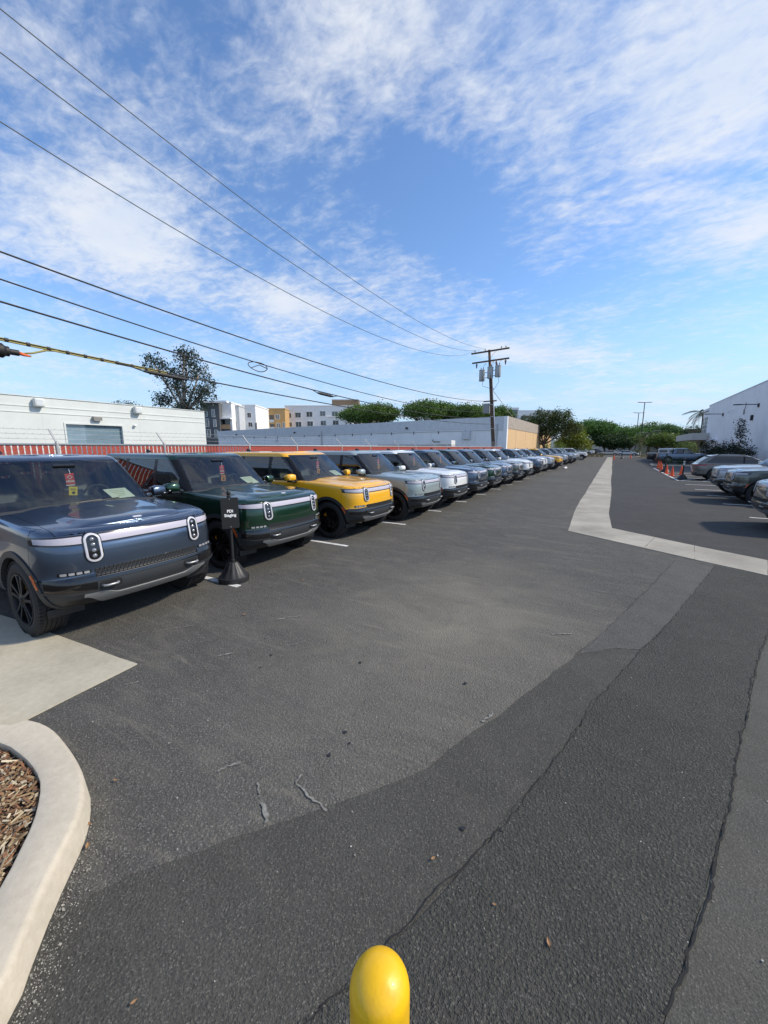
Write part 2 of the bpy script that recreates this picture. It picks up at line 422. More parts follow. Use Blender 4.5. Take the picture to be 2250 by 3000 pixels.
def stad_ring(prj, cx, cy, w, h, t, off, thick, n, seg=40):
    """stadium-shaped ring (outer w x h, wall t)"""
    def outline(w, h):
        r = w / 2; o = []
        for k in range(seg):
            a = 2 * math.pi * (k + .5) / seg; c, s = math.cos(a), math.sin(a)
            o.append((cx + r * c, cy + r * s + (h / 2 - r) * (1 if s > 0 else -1)))
        return o
    vs = []; fs = []; n = Vector(n)
    for (ww, hh, of) in ((w, h, off - thick), (w, h, off - .004), (w - .012, h - .012, off), (w - 2 * t + .01, h - 2 * t + .01, off), (w - 2 * t, h - 2 * t, off - thick)):
        for (a, b) in outline(ww, hh): vs.append(prj(a, b)[0] + n * of)
    for l in range(4):
        for k in range(seg): fs.append((l * seg + k, l * seg + (k + 1) % seg, (l + 1) * seg + (k + 1) % seg, (l + 1) * seg + k))
    return MB().add(vs, fs)
def arch_band(prj, cx, cz, r0, r1, a0, a1, off, thick, n=40, squash=1.0):
    return ruled(prj, lambda t: (cx + r0 * math.cos(a0 + (a1 - a0) * t), cz + r0 * math.sin(a0 + (a1 - a0) * t)),
                 lambda t: (cx + r1 * math.cos(a0 + (a1 - a0) * t), cz + r1 * math.sin(a0 + (a1 - a0) * t) * squash), n, 3, off, thick)

# -- wheel (axis y, outer face at y = 0 facing +y, origin at the hub's centre)
def wheel_parts(rt=.42, rr=.285, w=.275, silver=False, blocky=False):
    prof = [(rr, -.012), (rr + .02, .002), (rr + .06, .006), (rt - .05, .003), (rt - .018, -.012), (rt - .004, -.03)]
    g = 5; x0, x1 = -.03, -w + .03
    for k in range(g):
        a = x0 + (x1 - x0) * k / g; b = x0 + (x1 - x0) * (k + 1) / g
        prof += [(rt, a - .004), (rt, b + .006)] + ([(rt - .009, b + .005), (rt - .009, b - .003)] if k < g - 1 else [])
    prof += [(rt - .02, -w + .01), (rt - .06, -w), (rr, -w + .01)]
    t = MB(); t.lathe(prof, 72, 'y', closed=True); N_ = 60
    for k in range(N_):          # shoulder blocks
        a = 2 * math.pi * k / N_
        for yy in (-.022, -w + .022):
            M_ = Matrix.Rotation(-a, 3, 'Y'); t.box(M_ @ Vector((rt - .002, yy, 0)), (.016, .03 if not blocky else .05, .028), M_)
    tyre = t.mesh('tyre', M['tyre'], ang=35)
    r = MB(); r.lathe([(rr + .006, -.004), (rr + .004, .004), (rr - .012, .002), (rr - .02, -.02), (rr - .025, -w + .03), (rr - .01, -w + .02)], 56, 'y')
    r.lathe([(0, .012), (.03, .012), (.036, .006), (.075, -.002), (.085, -.03), (.06, -.05), (0, -.05)], 24, 'y')
    for k in range(5):           # five split spokes
        a = 2 * math.pi * k / 5 + .3
        for s in (-1, 1):
            pts = []
            for q, (rad, off, hw, y0, y1) in enumerate(((.06, .018, .020, -.035, .0), (.15, .032, .020, -.032, -.002), (.22, .045, .022, -.03, 0.), (rr - .006, .066, .026, -.03, .001))):
                c = Vector((rad, 0, s * off)); pts.append([c + Vector((0, y0, -hw)), c + Vector((0, y1, -hw * .75)), c + Vector((0, y1, hw * .75)), c + Vector((0, y0, hw))])
            M_ = Matrix.Rotation(-a, 3, 'Y'); vs = [M_ @ p for l in pts for p in l]; fs = []
            for l in range(3): fs += [(l * 4 + i, l * 4 + (i + 1) % 4, l * 4 + 4 + (i + 1) % 4, l * 4 + 4 + i) for i in range(4)]
            r.add(vs, fs + [(0, 1, 2, 3), (15, 14, 13, 12)])
    for k in range(5):
        a = 2 * math.pi * (k + .5) / 5 + .3; r.lathe([(0, .0), (.011, -.002), (.012, -.02)], 8, 'y', Matrix.Translation(Vector((.05 * math.cos(a), .004, .05 * math.sin(a)))))
    rim = r.mesh('wheel', M['rimsilver'] if silver else M['rim'], ang=35)
    d = MB().lathe([(.06, -.10), (.19, -.10), (.19, -.128), (.06, -.128)], 40, 'y', closed=True).mesh('brake_disc', M['disc'], ang=30)
    c = MB()
    for a0 in (.35,):
        vs = []; fs = []
        for k in range(9):
            a = a0 - .45 + .9 * k / 8
            for (rad, y) in ((.125, -.06), (.205, -.06), (.215, -.09), (.215, -.15), (.125, -.15)): vs.append((rad * math.cos(a), y, rad * math.sin(a)))
        for k in range(8): fs += [(k * 5 + i, k * 5 + (i + 1) % 5, k * 5 + 5 + (i + 1) % 5, k * 5 + 5 + i) for i in range(5)]
        c.add(vs, fs + [(0, 1, 2, 3, 4), (44, 43, 42, 41, 40)])
    cal = c.mesh('brake_caliper', M['caliper'], ang=35)
    return rim, [('tyre', tyre), ('brake_disc', d), ('brake_caliper', cal)]

def cabin_plan(b, xf, xr, bow, rc, rr):
    """half outline of the greenhouse at one height"""
    P = []
    for k in range(15): y = (b - rc) * k / 14; P.append((xf - bow * (y / b) ** 2, y))
    x0 = P[-1][0]
    for k in range(1, 9):
        a = math.pi / 2 * k / 8; P.append((x0 - rc * 1.1 * (1 - math.cos(a)) - bow * .5 * math.sin(a) ** 2 * .3, b - rc + rc * math.sin(a)))
    x1 = P[-1][0]; x2 = xr + rr
    for k in range(1, 40): P.append((x1 + (x2 - x1) * k / 40, b))
    for k in range(0, 9):
        a = math.pi / 2 * k / 8; P.append((x2 - rr * math.sin(a), b - rr + rr * math.cos(a)))
    for k in range(1, 9): P.append((xr - .02 * (k / 8), (b - rr) * (1 - k / 8)))
    return P
def cabin_mesh(lv, crown, m=20):
    """lv: (z, half width, x front, x rear, bow, rc, rr)"""
    rows = []
    Q = [Vector(l) for l in [tuple(x) for x in lv]] if False else lv
    D = []
    n = len(lv)
    for i in range(n - 1):
        for t in (0, .25, .5, .75):
            p = [lv[max(0, i - 1)], lv[i], lv[i + 1], lv[min(n - 1, i + 2)]]
            D.append([.5 * ((2 * b) + (c - a) * t + (2 * a - 5 * b + 4 * c - d) * t * t + (3 * b - a - 3 * c + d) * t ** 3) for a, b, c, d in zip(*p)])
    D.append(list(lv[-1]))
    V = []; F = []
    for (z, b, xf, xr, bow, rc, rr) in D:
        P = cabin_plan(b, xf, xr, bow, rc, rr); V += [Vector((x, y, z)) for x, y in P] + [Vector((x, -y, z)) for x, y in P[-2:0:-1]]
    k_ = len(P); ring = 2 * k_ - 2
    for l in range(len(D) - 1): F += [(l * ring + k, l * ring + (k + 1) % ring, (l + 1) * ring + (k + 1) % ring, (l + 1) * ring + k) for k in range(ring)]
    for l, f in ((len(D) - 1, crown), (0, lambda x, y, b: 0)):
        rws = []
        for i in range(k_):
            a = l * ring + i; b = a if i in (0, k_ - 1) else l * ring + ring - i
            if i in (0, k_ - 1): rws.append([a] * (m + 1)); continue
            A, B = V[a], V[b]; row = [a]
            for k in range(1, m): p = A.lerp(B, k / m); V.append(Vector((p.x, p.y, p.z + f(p.x, p.y, A.y)))); row.append(len(V) - 1)
            rws.append(row + [b])
        for i in range(k_ - 1):
            for k in range(m):
                q = []
                for v in (rws[i][k], rws[i][k + 1], rws[i + 1][k + 1], rws[i + 1][k]):
                    if v not in q: q.append(v)
                if len(q) > 2: F.append(tuple(q))
    me = bpy.data.meshes.new('cabin'); me.from_pydata([tuple(v) for v in V], [], F)
    bm = bmesh.new(); bm.from_mesh(me); bmesh.ops.recalc_face_normals(bm, faces=bm.faces); bm.to_mesh(me); bm.free(); me.shade_smooth(); return me
def cyl_cut(x, z, r, y0, y1):
    return MB().lathe([(0, y0), (r, y0), (r, y1), (0, y1)], 56, 'y', Matrix.Translation((x, 0, z))).mesh('c')
def inner_shell(me, d=.012):
    c = me.copy(); bm = bmesh.new(); bm.from_mesh(c); bm.normal_update()
    for v in bm.verts: v.co -= v.normal * d
    bm.to_mesh(c); bm.free(); c.materials.clear(); return c

class Kit:
    """a vehicle as a list of parts: name, mesh, material key ('PAINT' = the car's own colour), parent index, location, rotation"""
    def __init__(s): s.p = []
    def add(s, name, me, m, parent=None, loc=None, rot=None, label=None):
        me.materials.clear(); me.materials.append(M['clad'] if m == 'PAINT' else (M[m] if isinstance(m, str) else m))
        s.p.append((name, me, m, parent, loc, rot, label)); return len(s.p) - 1
    def spawn(s, name, label, cat, loc, rotz, color=None, group=None, skip=(), swap={}):
        root = thing(name, label, cat, loc, rotz, group); made = []
        for (nm, me, m, par, l, r, lb) in s.p:
            if nm in skip or (par is not None and made[par] is None): made.append(None); continue
            o = obj(nm, me, None, root if par is None else made[par], l, r)
            k = swap.get(nm, m)
            if k != m or m == 'PAINT':
                o.material_slots[0].link = 'OBJECT'; o.material_slots[0].material = PAINT[color] if k == 'PAINT' else M[k]
            if lb: o['label'] = lb
            made.append(o)
        return root

def add_wheels(K, xs, track, zc, rt, rr, w, silver=False, blocky=False):
    rim, subs = wheel_parts(rt, rr, w, silver, blocky); rm = 'rimsilver' if silver else 'rim'
    for x in xs:
        for s in (1, -1):
            i = K.add('wheel', rim, rm, None, (x, s * track, zc), (0, 0, 0 if s > 0 else math.pi))
            for nm, me in subs: K.add(nm, me, dict(tyre='tyre', brake_disc='disc', brake_caliper='caliper')[nm], i)
def seat_mesh(x, y, hz=1.05, w=.25, lean=.18, head=True, top=1.62):
    mb = MB(); pts = []
    def slab(x0, z0, x1, z1, hw0, hw1, t):
        n = 8; vs = []; fs = []
        for i in range(n + 1):
            q = i / n; hw = hw0 + (hw1 - hw0) * q; hw *= 1 - .25 * max(0, q - .8) / .2; xx = x0 + (x1 - x0) * q; zz = z0 + (z1 - z0) * q
            tt = t * (1 - .5 * max(0, q - .85) / .15)
            vs += [(xx + tt, y - hw * .6, zz), (xx + tt * .8, y - hw * .95, zz), (xx - tt * .6, y - hw, zz), (xx - tt, y - hw * .7, zz), (xx - tt, y + hw * .7, zz), (xx - tt * .6, y + hw, zz), (xx + tt * .8, y + hw * .95, zz), (xx + tt, y + hw * .6, zz)]
        for i in range(n): fs += [(i * 8 + k, i * 8 + (k + 1) % 8, i * 8 + 8 + (k + 1) % 8, i * 8 + 8 + k) for k in range(8)]
        mb.add(vs, fs + [tuple(range(8)), tuple(range(n * 8, n * 8 + 8))[::-1]])
    slab(x, hz, x - lean, top, w, w * .8, .06)
    if head: slab(x - lean - .01, top + .04, x - lean + .01, top + .20, .13, .12, .05)
    return mb.mesh('seat', None, ang=50)
def steering(x, y, z):
    mb = MB(); M_ = Matrix.Translation((x, y, z)) @ Matrix.Rotation(R(-62), 4, 'Y')
    pr = [(.175 + .016 * math.cos(a), .016 * math.sin(a)) for a in [2 * math.pi * k / 8 for k in range(8)]]
    mb.lathe(pr, 32, 'z', M_, closed=True); mb.lathe([(0, .01), (.06, .01), (.07, -.03), (0, -.04)], 12, 'z', M_)
    for a in (0, math.pi, -math.pi / 2): mb.bar(M_ @ Vector((.05 * math.cos(a), .05 * math.sin(a), -.01)), M_ @ Vector((.17 * math.cos(a), .17 * math.sin(a), 0)), .03, .012)
    return mb.mesh('steering_wheel', None, ang=40)
def mirror_parts(K, x, y, z, paintkey='PAINT', s=1.0, w=.24):
    for sg in (1, -1):
        mb = MB(); vs = []; fs = []; n = 12          # rounded shell
        secs = [(0, .35), (.06, .8), (.3, 1), (.7, .95), (.92, .75), (1, .4)]
        for t, k in secs:
            for a in [2 * math.pi * j / n for j in range(n)]:
                ca, sa = math.cos(a), math.sin(a); e = .6
                vs.append((x + .085 * s * k * (abs(ca) ** e) * (1 if ca > 0 else -1) + .03 * (1 - t), sg * (y + .05 + w * t), z + .02 + .095 * s * k * (abs(sa) ** e) * (1 if sa > 0 else -.7)))
        for i in range(len(secs) - 1): fs += [(i * n + k, i * n + (k + 1) % n, i * n + n + (k + 1) % n, i * n + n + k) for k in range(n)]
        mb.add(vs, fs + [tuple(range(n)), tuple(range((len(secs) - 1) * n, len(secs) * n))])
        i = K.add('mirror', mb.mesh('mirror', None, ang=50), paintkey)
        a = MB(); a.bar((x - .02, sg * (y - .10), z - .085), (x, sg * (y + .20), z - .055), .13, .05); a.bar((x + .02, sg * (y - .08), z - .09), (x + .02, sg * (y + .05), z - .02), .1, .06)
        K.add('mirror_arm', a.mesh('mirror_arm', None, bevel=.012, ang=40), 'gloss', i)
        K.add('indicator', MB().box((x + .075, sg * (y + .17), z - .01), (.012, .16, .014)).mesh('indicator', None), 'ring', i)
        gl = MB().box((x - .088 * s, sg * (y + .05 + w * .5), z + .02), (.006, w * .8, .13)); K.add('mirror_glass', gl.mesh('mirror_glass', None), 'chrome', i)

# -- the electric SUV that fills the rows
def build_suv(pickup=False):
    K = Kit(); ext = .2 if pickup else 0
    XA, XB = 1.71, 1.71 - (3.45 if pickup else 3.075); ZW, RT = .42, .42; XE = -2.55 - (.41 if pickup else 0)
    plan = [(2.55, 0), (2.545, .2), (2.53, .42), (2.495, .62), (2.43, .79), (2.33, .90), (2.18, .968), (1.95, .998), (1.71, 1.005), (1.3, 1.002), (.7, .998), (0, .998), (-.8, 1.0),
            (-1.5, 1.004), (-1.95, .995), (-2.22, .965), (-2.40, .90), (-2.49, .78), (-2.53, .55), (-2.545, .25), (-2.55, 0)]
    if pickup: plan = [(x if x > -.5 else x + (XE + 2.55) * sstep(-.5, -2.2, x) if x > -2.2 else x + XE + 2.55, y) for x, y in plan]
    def ztop(x): return interp([(-3, 1.25), (-1, 1.26), (.95, 1.285), (1.35, 1.268), (1.9, 1.242), (2.3, 1.215), (2.55, 1.19)], x)
    lev = [('a', .33, .16, -.20, .10), ('a', .36, .09, -.13, .06), ('a', .42, .045, -.055, .02), ('a', .50, .018, -.012, 0), ('a', .58, .004, .004, .0), ('a', .67, .0, 0, 0), ('a', .715, .0, -.022, .02), ('a', .78, .0, -.03, .03),
           ('a', .88, .0, -.03, .03), ('a', 1.0, .004, -.036, .03), ('t', .15, .012, -.04, .04), ('t', .085, .018, -.046, .045), ('t', .045, .028, -.056, .05), ('t', .020, .046, -.072, .06), ('t', .006, .075, -.09, .07), ('t', 0, .11, -.115, .08)]
    def crown(x, y, b):
        if b < 1e-4: return 0
        q = abs(y) / b; c = .030 * (1 - q * q) * sstep(2.5, 2.2, x)
        if x > 1.0:    # raised hood panel between two crease lines, narrowing to the nose
            w = .62 - .10 * sstep(1.1, 2.3, x); c += .022 * sstep(w + .07, w - .05, abs(y)) * sstep(2.42, 2.1, x)
            c -= .016 * sstep(.30, .18, abs(abs(y) - .26) + .18 * max(0, 1 - (x - 1.0) / .9) * 0) * sstep(1.15, 1.4, x) * sstep(2.15, 1.75, x)
        return c
    base = hull_mesh(plan, lev, ztop, crown)
    P0 = Proj(base)
    hull = boolean_cut(base, [cyl_cut(x, ZW + .01, .475, s * .64, s * 1.3) for x in (XA, XB) for s in (1, -1)])
    top = lambda c, n: n.z > .5
    side = lambda c, n: abs(n.y) > .5
    low = lambda c, n: c.z < 1.2
    anyf = lambda c, n: True
    DX = (.98, -.16, -1.17)             # door cuts
    HOODY = .83
    cuts = [((0, 0, .70), (0, 0, 1), anyf), ((0, 0, .50), (0, 0, 1), side)] + [((x, 0, 0), (1, 0, 0), lambda c, n: abs(n.y) > .3) for x in DX]
    cuts += [((1.12, 0, 0), (1, 0, 0), top), ((0, HOODY, 0), (0, 1, 0), lambda c, n: c.z > 1.1 and c.x > .9), ((0, -HOODY, 0), (0, 1, 0), lambda c, n: c.z > 1.1 and c.x > .9),
             ((0, 0, 1.165), (0, 0, 1), lambda c, n: c.x > 1.9), ((2.08, 0, 0), (1, 0, 0), lambda c, n: abs(n.y) > .2 and c.z < 1.2), ((0, .92, 0), (0, 1, 0), top), ((0, -.92, 0), (0, 1, 0), top), ((XE + .35, 0, 0), (1, 0, 0), lambda c, n: True)]
    def cls(c, n):
        for xa in (XA, XB):
            if abs(c.y) > .6 and (c.x - xa) ** 2 + (c.z - ZW - .01) ** 2 < .4752 ** 2 and abs(math.hypot(c.x - xa, c.z - ZW - .01) - .475) < .006 and abs(n.y) < .3: return 'wheel_liner'
            if abs(abs(c.y) - .64) < .004 and math.hypot(c.x - xa, c.z - ZW - .01) < .474: return 'wheel_liner'
        if n.z < -.6 and c.z < .5: return 'underbody'
        if c.z < .70 and (c.x > 2.08 or c.x < XE + .35): return 'front_bumper' if c.x > 0 else 'rear_bumper'
        if c.z < .50: return 'rocker_panel'
        if c.z > 1.12 and c.x > 1.12 and abs(c.y) < HOODY and (c.z > 1.165 or c.x < 1.9): return 'hood'
        if n.z > .5 and c.x < 1.12 and c.x > (XE + .35 if not pickup else -1.2) and abs(c.y) < .92: return 'cowl'
        if c.x > 2.08: return 'nose_panel'
        if c.x > DX[0]: return 'fender'
        if c.x < XE + .35: return 'tailgate'
        if c.x < DX[2]: return 'rear_quarter'
        s = '' if c.y > 0 else '_r'
        return ('front_door' if c.x > DX[1] else 'rear_door') + s
    parts = partition(hull, cuts, cls, gap=.0028, nogap=('wheel_liner', 'underbody', 'cowl'))
    idx = {}
    for k, me in [(a, b) for a, l in parts.items() for b in l]:
        mt = {'wheel_liner': 'liner', 'underbody': 'black', 'front_bumper': 'clad', 'rear_bumper': 'clad', 'rocker_panel': 'clad', 'cowl': 'cabin'}.get(k, 'PAINT')
        idx[k] = K.add(k.replace('_r', '') if k.endswith('door_r') else k, me, mt)
    K.add('inner_body', inner_shell(hull, .020), 'black')
    # arch cladding, amber marker, door handles
    for sg in (1, -1):
        pj = P0.side(sg)
        for x, nm in ((XA, 'f'), (XB, 'r')):
            i = K.add('wheel_arch', arch_band(pj, x, ZW + .01, .468, .535, R(-8), R(188), .012, .05).mesh('wheel_arch', None, ang=40), 'clad')
            if nm == 'f': K.add('side_marker', arch_band(pj, x, ZW + .01, .487, .515, R(22), R(41), .017, .02, 8).mesh('side_marker', None, ang=40), 'amber', i)
        for x, dk in ((.02, 'front_door'), (-1.0, 'rear_door')):
            h = rrect(pj, x, 1.06, .21, .032, .015, .010, .02).mesh('door_handle', None, ang=50); K.add('door_handle', h, 'PAINT', idx[dk + ('' if sg > 0 else '_r')])
        K.add('charge_seam', rrect(pj, 1.42, 1.16, .005, .005, .002, .001, .01).mesh('charge_seam', None), 'black') if False else None
    # front face
    fr = P0.front; FN = (1, 0, 0)
    np_ = idx['nose_panel']
    def bar(y0, y1, zt, zb, off, nm, mk, par=None, taper=0, nu=24):
        me = ruled(fr, lambda t: (y0 + (y1 - y0) * t, zb + taper * t * t), lambda t: (y0 + (y1 - y0) * t, zt - taper * .15 * t), nu, 3, off, .03).mesh(nm, None, ang=50); return K.add(nm, me, mk, par)
    b = bar(-.50, .50, 1.154, 1.048, .003, 'light_bar_surround', 'gloss'); bar(-.495, .495, 1.138, 1.066, .007, 'light_bar', 'bar', b)
    for s in (1, -1):
        b = bar(s * .63, s * .966, 1.154, 1.048, .003, 'light_bar_surround', 'gloss', None, .02); bar(s * .638, s * .950, 1.138, 1.066, .007, 'light_bar', 'bar', b, .018)
        i = K.add('headlight', rrect(fr, s * .566, 1.012, .165, .325, .0825, .010, .06, FN, 28, 8).mesh('headlight', None, ang=50), 'gloss')
        K.add('lamp_ring', stad_ring(fr, s * .566, 1.012, .143, .303, .024, .022, .03, FN).mesh('lamp_ring', None, ang=40), 'ring', i)
        for k in range(4):
            p = fr(s * .566, .925 + .058 * k)[0]
            K.add('lens', MB().lathe([(0, .018), (.014, .015), (.022, .006), (.024, -.01)], 14, 'z', Matrix.Translation(p + Vector((.006, -.004 * s, 0))) @ Matrix.Rotation(R(90), 4, 'Y')).mesh('lens', None, True), 'lens', i)
        # fog lamp, air curtain, tow hook
        K.add('fog_light', rrect(fr, s * .735, .765, .25, .040, .012, .008, .04, None, 8, 14).mesh('fog_light', None, ang=40), 'gloss')
        f = len(K.p) - 1
        for k in range(4): K.add('fog_lens', rrect(fr, s * (.645 + .058 * k), .765, .044, .026, .006, .014, .02, None, 6, 4).mesh('fog_lens', None, ang=40), 'clear', f)
        K.add('air_curtain', ruled(fr, lambda t: (s * (.58 + .365 * t), .560 + .012 * t), lambda t: (s * (.58 + .365 * t), .735 - .022 * t), 14, 5, .010, .05).mesh('air_curtain', None, ang=50), 'gloss')
        K.add('bumper_trim', ruled(fr, lambda t: (s * (.52 + .44 * t), .545 + .03 * t ** 6), lambda t: (s * (.52 + .44 * t), .563 + .03 * t ** 6), 18, 1, .016, .05).mesh('bumper_trim', None, ang=50), 'clad')
        p = fr(s * .47, .60)[0]
        i = K.add('hook_recess', rrect(fr, s * .46, .605, .20, .075, .02, .004, .03, None, 8, 6).mesh('hook_recess', None, ang=50), 'black')
        q = [p + Vector((-.01, s * -.075, 0)), p + Vector((.035, s * -.066, 0)), p + Vector((.05, s * -.045, 0)), p + Vector((.05, s * .045, 0)), p + Vector((.035, s * .066, 0)), p + Vector((-.01, s * .075, 0))]
        K.add('tow_hook', MB().tube(q, .013, 8).mesh('tow_hook', None, True), 'silver', i)
    gi = K.add('grille', rrect(fr, 0, .745, 1.16, .088, .03, .004, .04, None, 8, 40).mesh('grille', None, ang=50), 'black')
    gm = MB()
    for r_ in range(3):
        for k in range(27):
            y = -.56 + 1.12 * (k + .5 * (r_ % 2)) / 27; z = .716 + .027 * r_
            if abs(y) > .56: continue
            p = fr(y, z)[0] + Vector((.006, 0, 0))
            for a, c in (((-.015, -.006), (-.015, .008)), ((-.015, .008), (-.006, .013)), ((-.006, .013), (.012, .013)),): gm.bar(p + Vector((0, *a)), p + Vector((0, *c)), .006, .010)
    K.add('grille_mesh', gm.mesh('grille_mesh', None), 'clad', gi)
    K.add('bumper_bar', ruled(fr, lambda t: (-.60 + 1.2 * t, .655), lambda t: (-.60 + 1.2 * t, .692), 24, 2, .006, .04).mesh('bumper_bar', None, ang=40), 'gloss')
    # skid plate: silver, dips lower in the middle
    def sk0(t): y = -.69 + 1.38 * t; return (y, .375 + .125 * sstep(.46, .69, abs(y)))
    def sk1(t): y = -.69 + 1.38 * t; return (y, .482 + .058 * sstep(.36, .56, abs(y)))
    K.add('skid_plate', ruled(fr, sk0, sk1, 40, 4, .012, .05).mesh('skid_plate', None, ang=50), 'silver')
    for s in (1, -1): K.add('air_deflector', MB().bar((2.17, s * .60, .315), (2.13, s * .92, .315), .04, .09).mesh('air_deflector', None, bevel=.008), 'black')
    # hood badge, washer
    p = P0.top(2.27, 0)
    K.add('badge', rrect(P0.top, 2.27, 0, .035, .10, .012, .004, .01, None, 10, 4).mesh('badge', None, ang=50), 'ring', idx['hood'])
    # rear lamps
    rr_ = P0.rear
    bar2 = ruled(rr_, lambda t: (-.9 + 1.8 * t, 1.07), lambda t: (-.9 + 1.8 * t, 1.13), 24, 2, .006, .03).mesh('tail_light_bar', None, ang=50); K.add('tail_light_bar', bar2, 'red')
    # cabin
    if not pickup:
        lv = [(1.20, .950, 1.20, -2.44, .22, .13, .16), (1.28, .940, 1.09, -2.43, .21, .13, .16), (1.45, .905, .90, -2.40, .19, .12, .16), (1.62, .870, .70, -2.36, .17, .12, .16), (1.78, .832, .51, -2.31, .15, .12, .16), (1.865, .808, .40, -2.27, .14, .12, .16),
              (1.905, .785, .315, -2.22, .13, .13, .17), (1.925, .745, .22, -2.14, .12, .14, .18), (1.932, .69, .12, -2.03, .11, .15, .2)]
    else:
        lv = [(1.20, .950, 1.20, -1.30, .22, .13, .16), (1.28, .940, 1.09, -1.29, .21, .13, .16), (1.45, .905, .90, -1.26, .19, .12, .16), (1.62, .870, .70, -1.20, .17, .12, .16), (1.78, .832, .51, -1.14, .15, .12, .16), (1.865, .808, .40, -1.09, .14, .12, .16),
              (1.905, .785, .315, -1.03, .13, .13, .17), (1.925, .745, .22, -.95, .12, .14, .18), (1.932, .69, .12, -.85, .11, .15, .2)]
    cb = cabin_mesh(lv, lambda x, y, b: .020 * (1 - (y / b) ** 2) if b > 1e-4 else 0)
    XR = lv[0][3]; GZ0, GZ1 = 1.285, 1.825
    dlo, dhi = XR + .30, XR + .42
    sidef = lambda c, n: abs(n.y) > .45
    cutsC = [((0, 0, GZ0), (0, 0, 1), anyf), ((0, 0, GZ1), (0, 0, 1), anyf), ((0, 0, 1.868), (0, 0, 1), lambda c, n: n.x > .3 and c.x > 0),
             ((.05, .59, 0), (0, 1, 0), lambda c, n: n.z > .6), ((.05, -.59, 0), (0, 1, 0), lambda c, n: n.z > .6), ((-.02, 0, 0), (1, 0, 0), lambda c, n: n.z > .6), ((XR + .55, 0, 0), (1, 0, 0), lambda c, n: n.z > .6),
             ((dlo, 0, GZ0), (GZ1 - GZ0, 0, -(dhi - dlo)), sidef)]
    for s in (1, -1): cutsC.append(((0, s * .845, GZ0), (0, .55, s * .125), lambda c, n: c.x > -.1 and n.x > .25))
    cutsC.append(((0, s * .80, 1.5), (0, 1, 0), lambda c, n: n.x < -.4)); cutsC.append(((0, -s * .80, 1.5), (0, 1, 0), lambda c, n: n.x < -.4))
    xs = [-.12, -.22, -1.13, -1.24] if not pickup else [-.12, -.22]
    for x in xs: cutsC.append(((x, 0, 0), (1, 0, 0), sidef))
    apl = ((.86, 0, GZ0), (GZ1 - GZ0, 0, (.86 - .26)), sidef); cutsC.append(apl)
    cutsC.append(((.60, 0, 0), (1, 0, 0), sidef))
    def clsC(c, n):
        if n.z < -.5: return None
        if c.z < GZ0: return 'belt_trim'
        if n.z > .6 and abs(c.y) < .59 and XR + .55 < c.x < -.02: return 'glass_roof'
        yw = .845 - .125 * (c.z - GZ0) / .55
        if n.x > .25 and c.z < 1.868 and abs(c.y) < yw: return 'windscreen'
        if c.z < GZ1 and n.x < -.4 and abs(c.y) < .80: return 'rear_window'
        if c.z > GZ1: return 'roof'
        q = (c.z - GZ0) / (GZ1 - GZ0); xd = dlo + (dhi - dlo) * q; xa = .86 - .60 * q
        if c.x < xd: return 'roof'
        if abs(n.y) > .45 and c.x < xa:
            s = '' if c.y > 0 else '_r'
            if c.x > -.12: return 'pillar_trim' if c.x > .60 else 'front_side_window' + s
            if c.x < -.22 and (pickup or c.x > -1.13): return 'rear_side_window' + s
            if not pickup and c.x < -1.24: return 'quarter_window' + s
        return 'pillar_trim'
    pc = partition(cb, cutsC, clsC, gap=.002, lip=.008, nogap=('belt_trim',))
    mk = dict(belt_trim='black', glass_roof='gloss', windscreen='glass', roof='PAINT', pillar_trim='pillar', rear_window='tglass')
    for k, me in [(a, b) for a, l in pc.items() for b in l]:
        b_ = k[:-2] if k.endswith('_r') else k
        K.add(b_, me, mk.get(b_, 'glass' if b_.startswith('front') else 'tglass'))
    rf = [i for i, p in enumerate(K.p) if p[0] == 'roof'][0]
    # antenna fin, wipers, rear view mirror, seats, dash, wheel
    ax = XR + .55; K.add('antenna_fin', MB().add([(ax - .12, -.02, 1.93), (ax - .12, .02, 1.93), (ax + .12, .018, 1.935), (ax + .12, -.018, 1.935), (ax - .10, -.006, 2.015), (ax - .10, .006, 2.015), (ax - .02, .006, 2.0), (ax - .02, -.006, 2.0)],
          [(0, 1, 5, 4), (1, 2, 6, 5), (2, 3, 7, 6), (3, 0, 4, 7), (4, 5, 6, 7)]).mesh('antenna_fin', None), 'black', rf)
    PC = Proj(cb)
    dash = MB(); vs = []; fs = []
    for k in range(13):
        y = -.80 + 1.6 * k / 12
        for (x, z) in ((1.02 - .16 * (y / .8) ** 2, 1.27), (.80, 1.30), (.58, 1.315), (.50, 1.30), (.48, 1.2)): vs.append((x, y, z))
    for k in range(12): fs += [(k * 5 + i, k * 5 + i + 1, k * 5 + 6 + i, k * 5 + 5 + i) for i in range(4)]
    K.add('dashboard', dash.add(vs, fs).mesh('dashboard', None, ang=50), 'cabin')
    K.add('centre_screen', MB().box((.53, 0, 1.36), (.015, .36, .20), Matrix.Rotation(R(-15), 3, 'Y')).mesh('centre_screen', None, bevel=.004), 'gloss')
    for y in (.40, -.40): K.add('seat', seat_mesh(-.06, y), 'seat')
    for y in (.42, -.42, 0): K.add('seat', seat_mesh(-.92, y, w=.21), 'seat')
    K.add('steering_wheel', steering(.36, .40, 1.34), 'cabin')
    K.add('rear_view_mirror', MB().box((.36, 0, 1.74), (.03, .25, .07)).mesh('rear_view_mirror', None, bevel=.012), 'black')
    K.add('sensor_housing', MB().add([(.52, -.13, 1.80), (.52, .13, 1.80), (.36, .10, 1.86), (.36, -.10, 1.86), (.46, -.10, 1.74), (.46, .10, 1.74)], [(0, 1, 2, 3), (0, 4, 5, 1), (0, 3, 4), (1, 5, 2), (2, 5, 4, 3)]).mesh('sensor_housing', None), 'black')
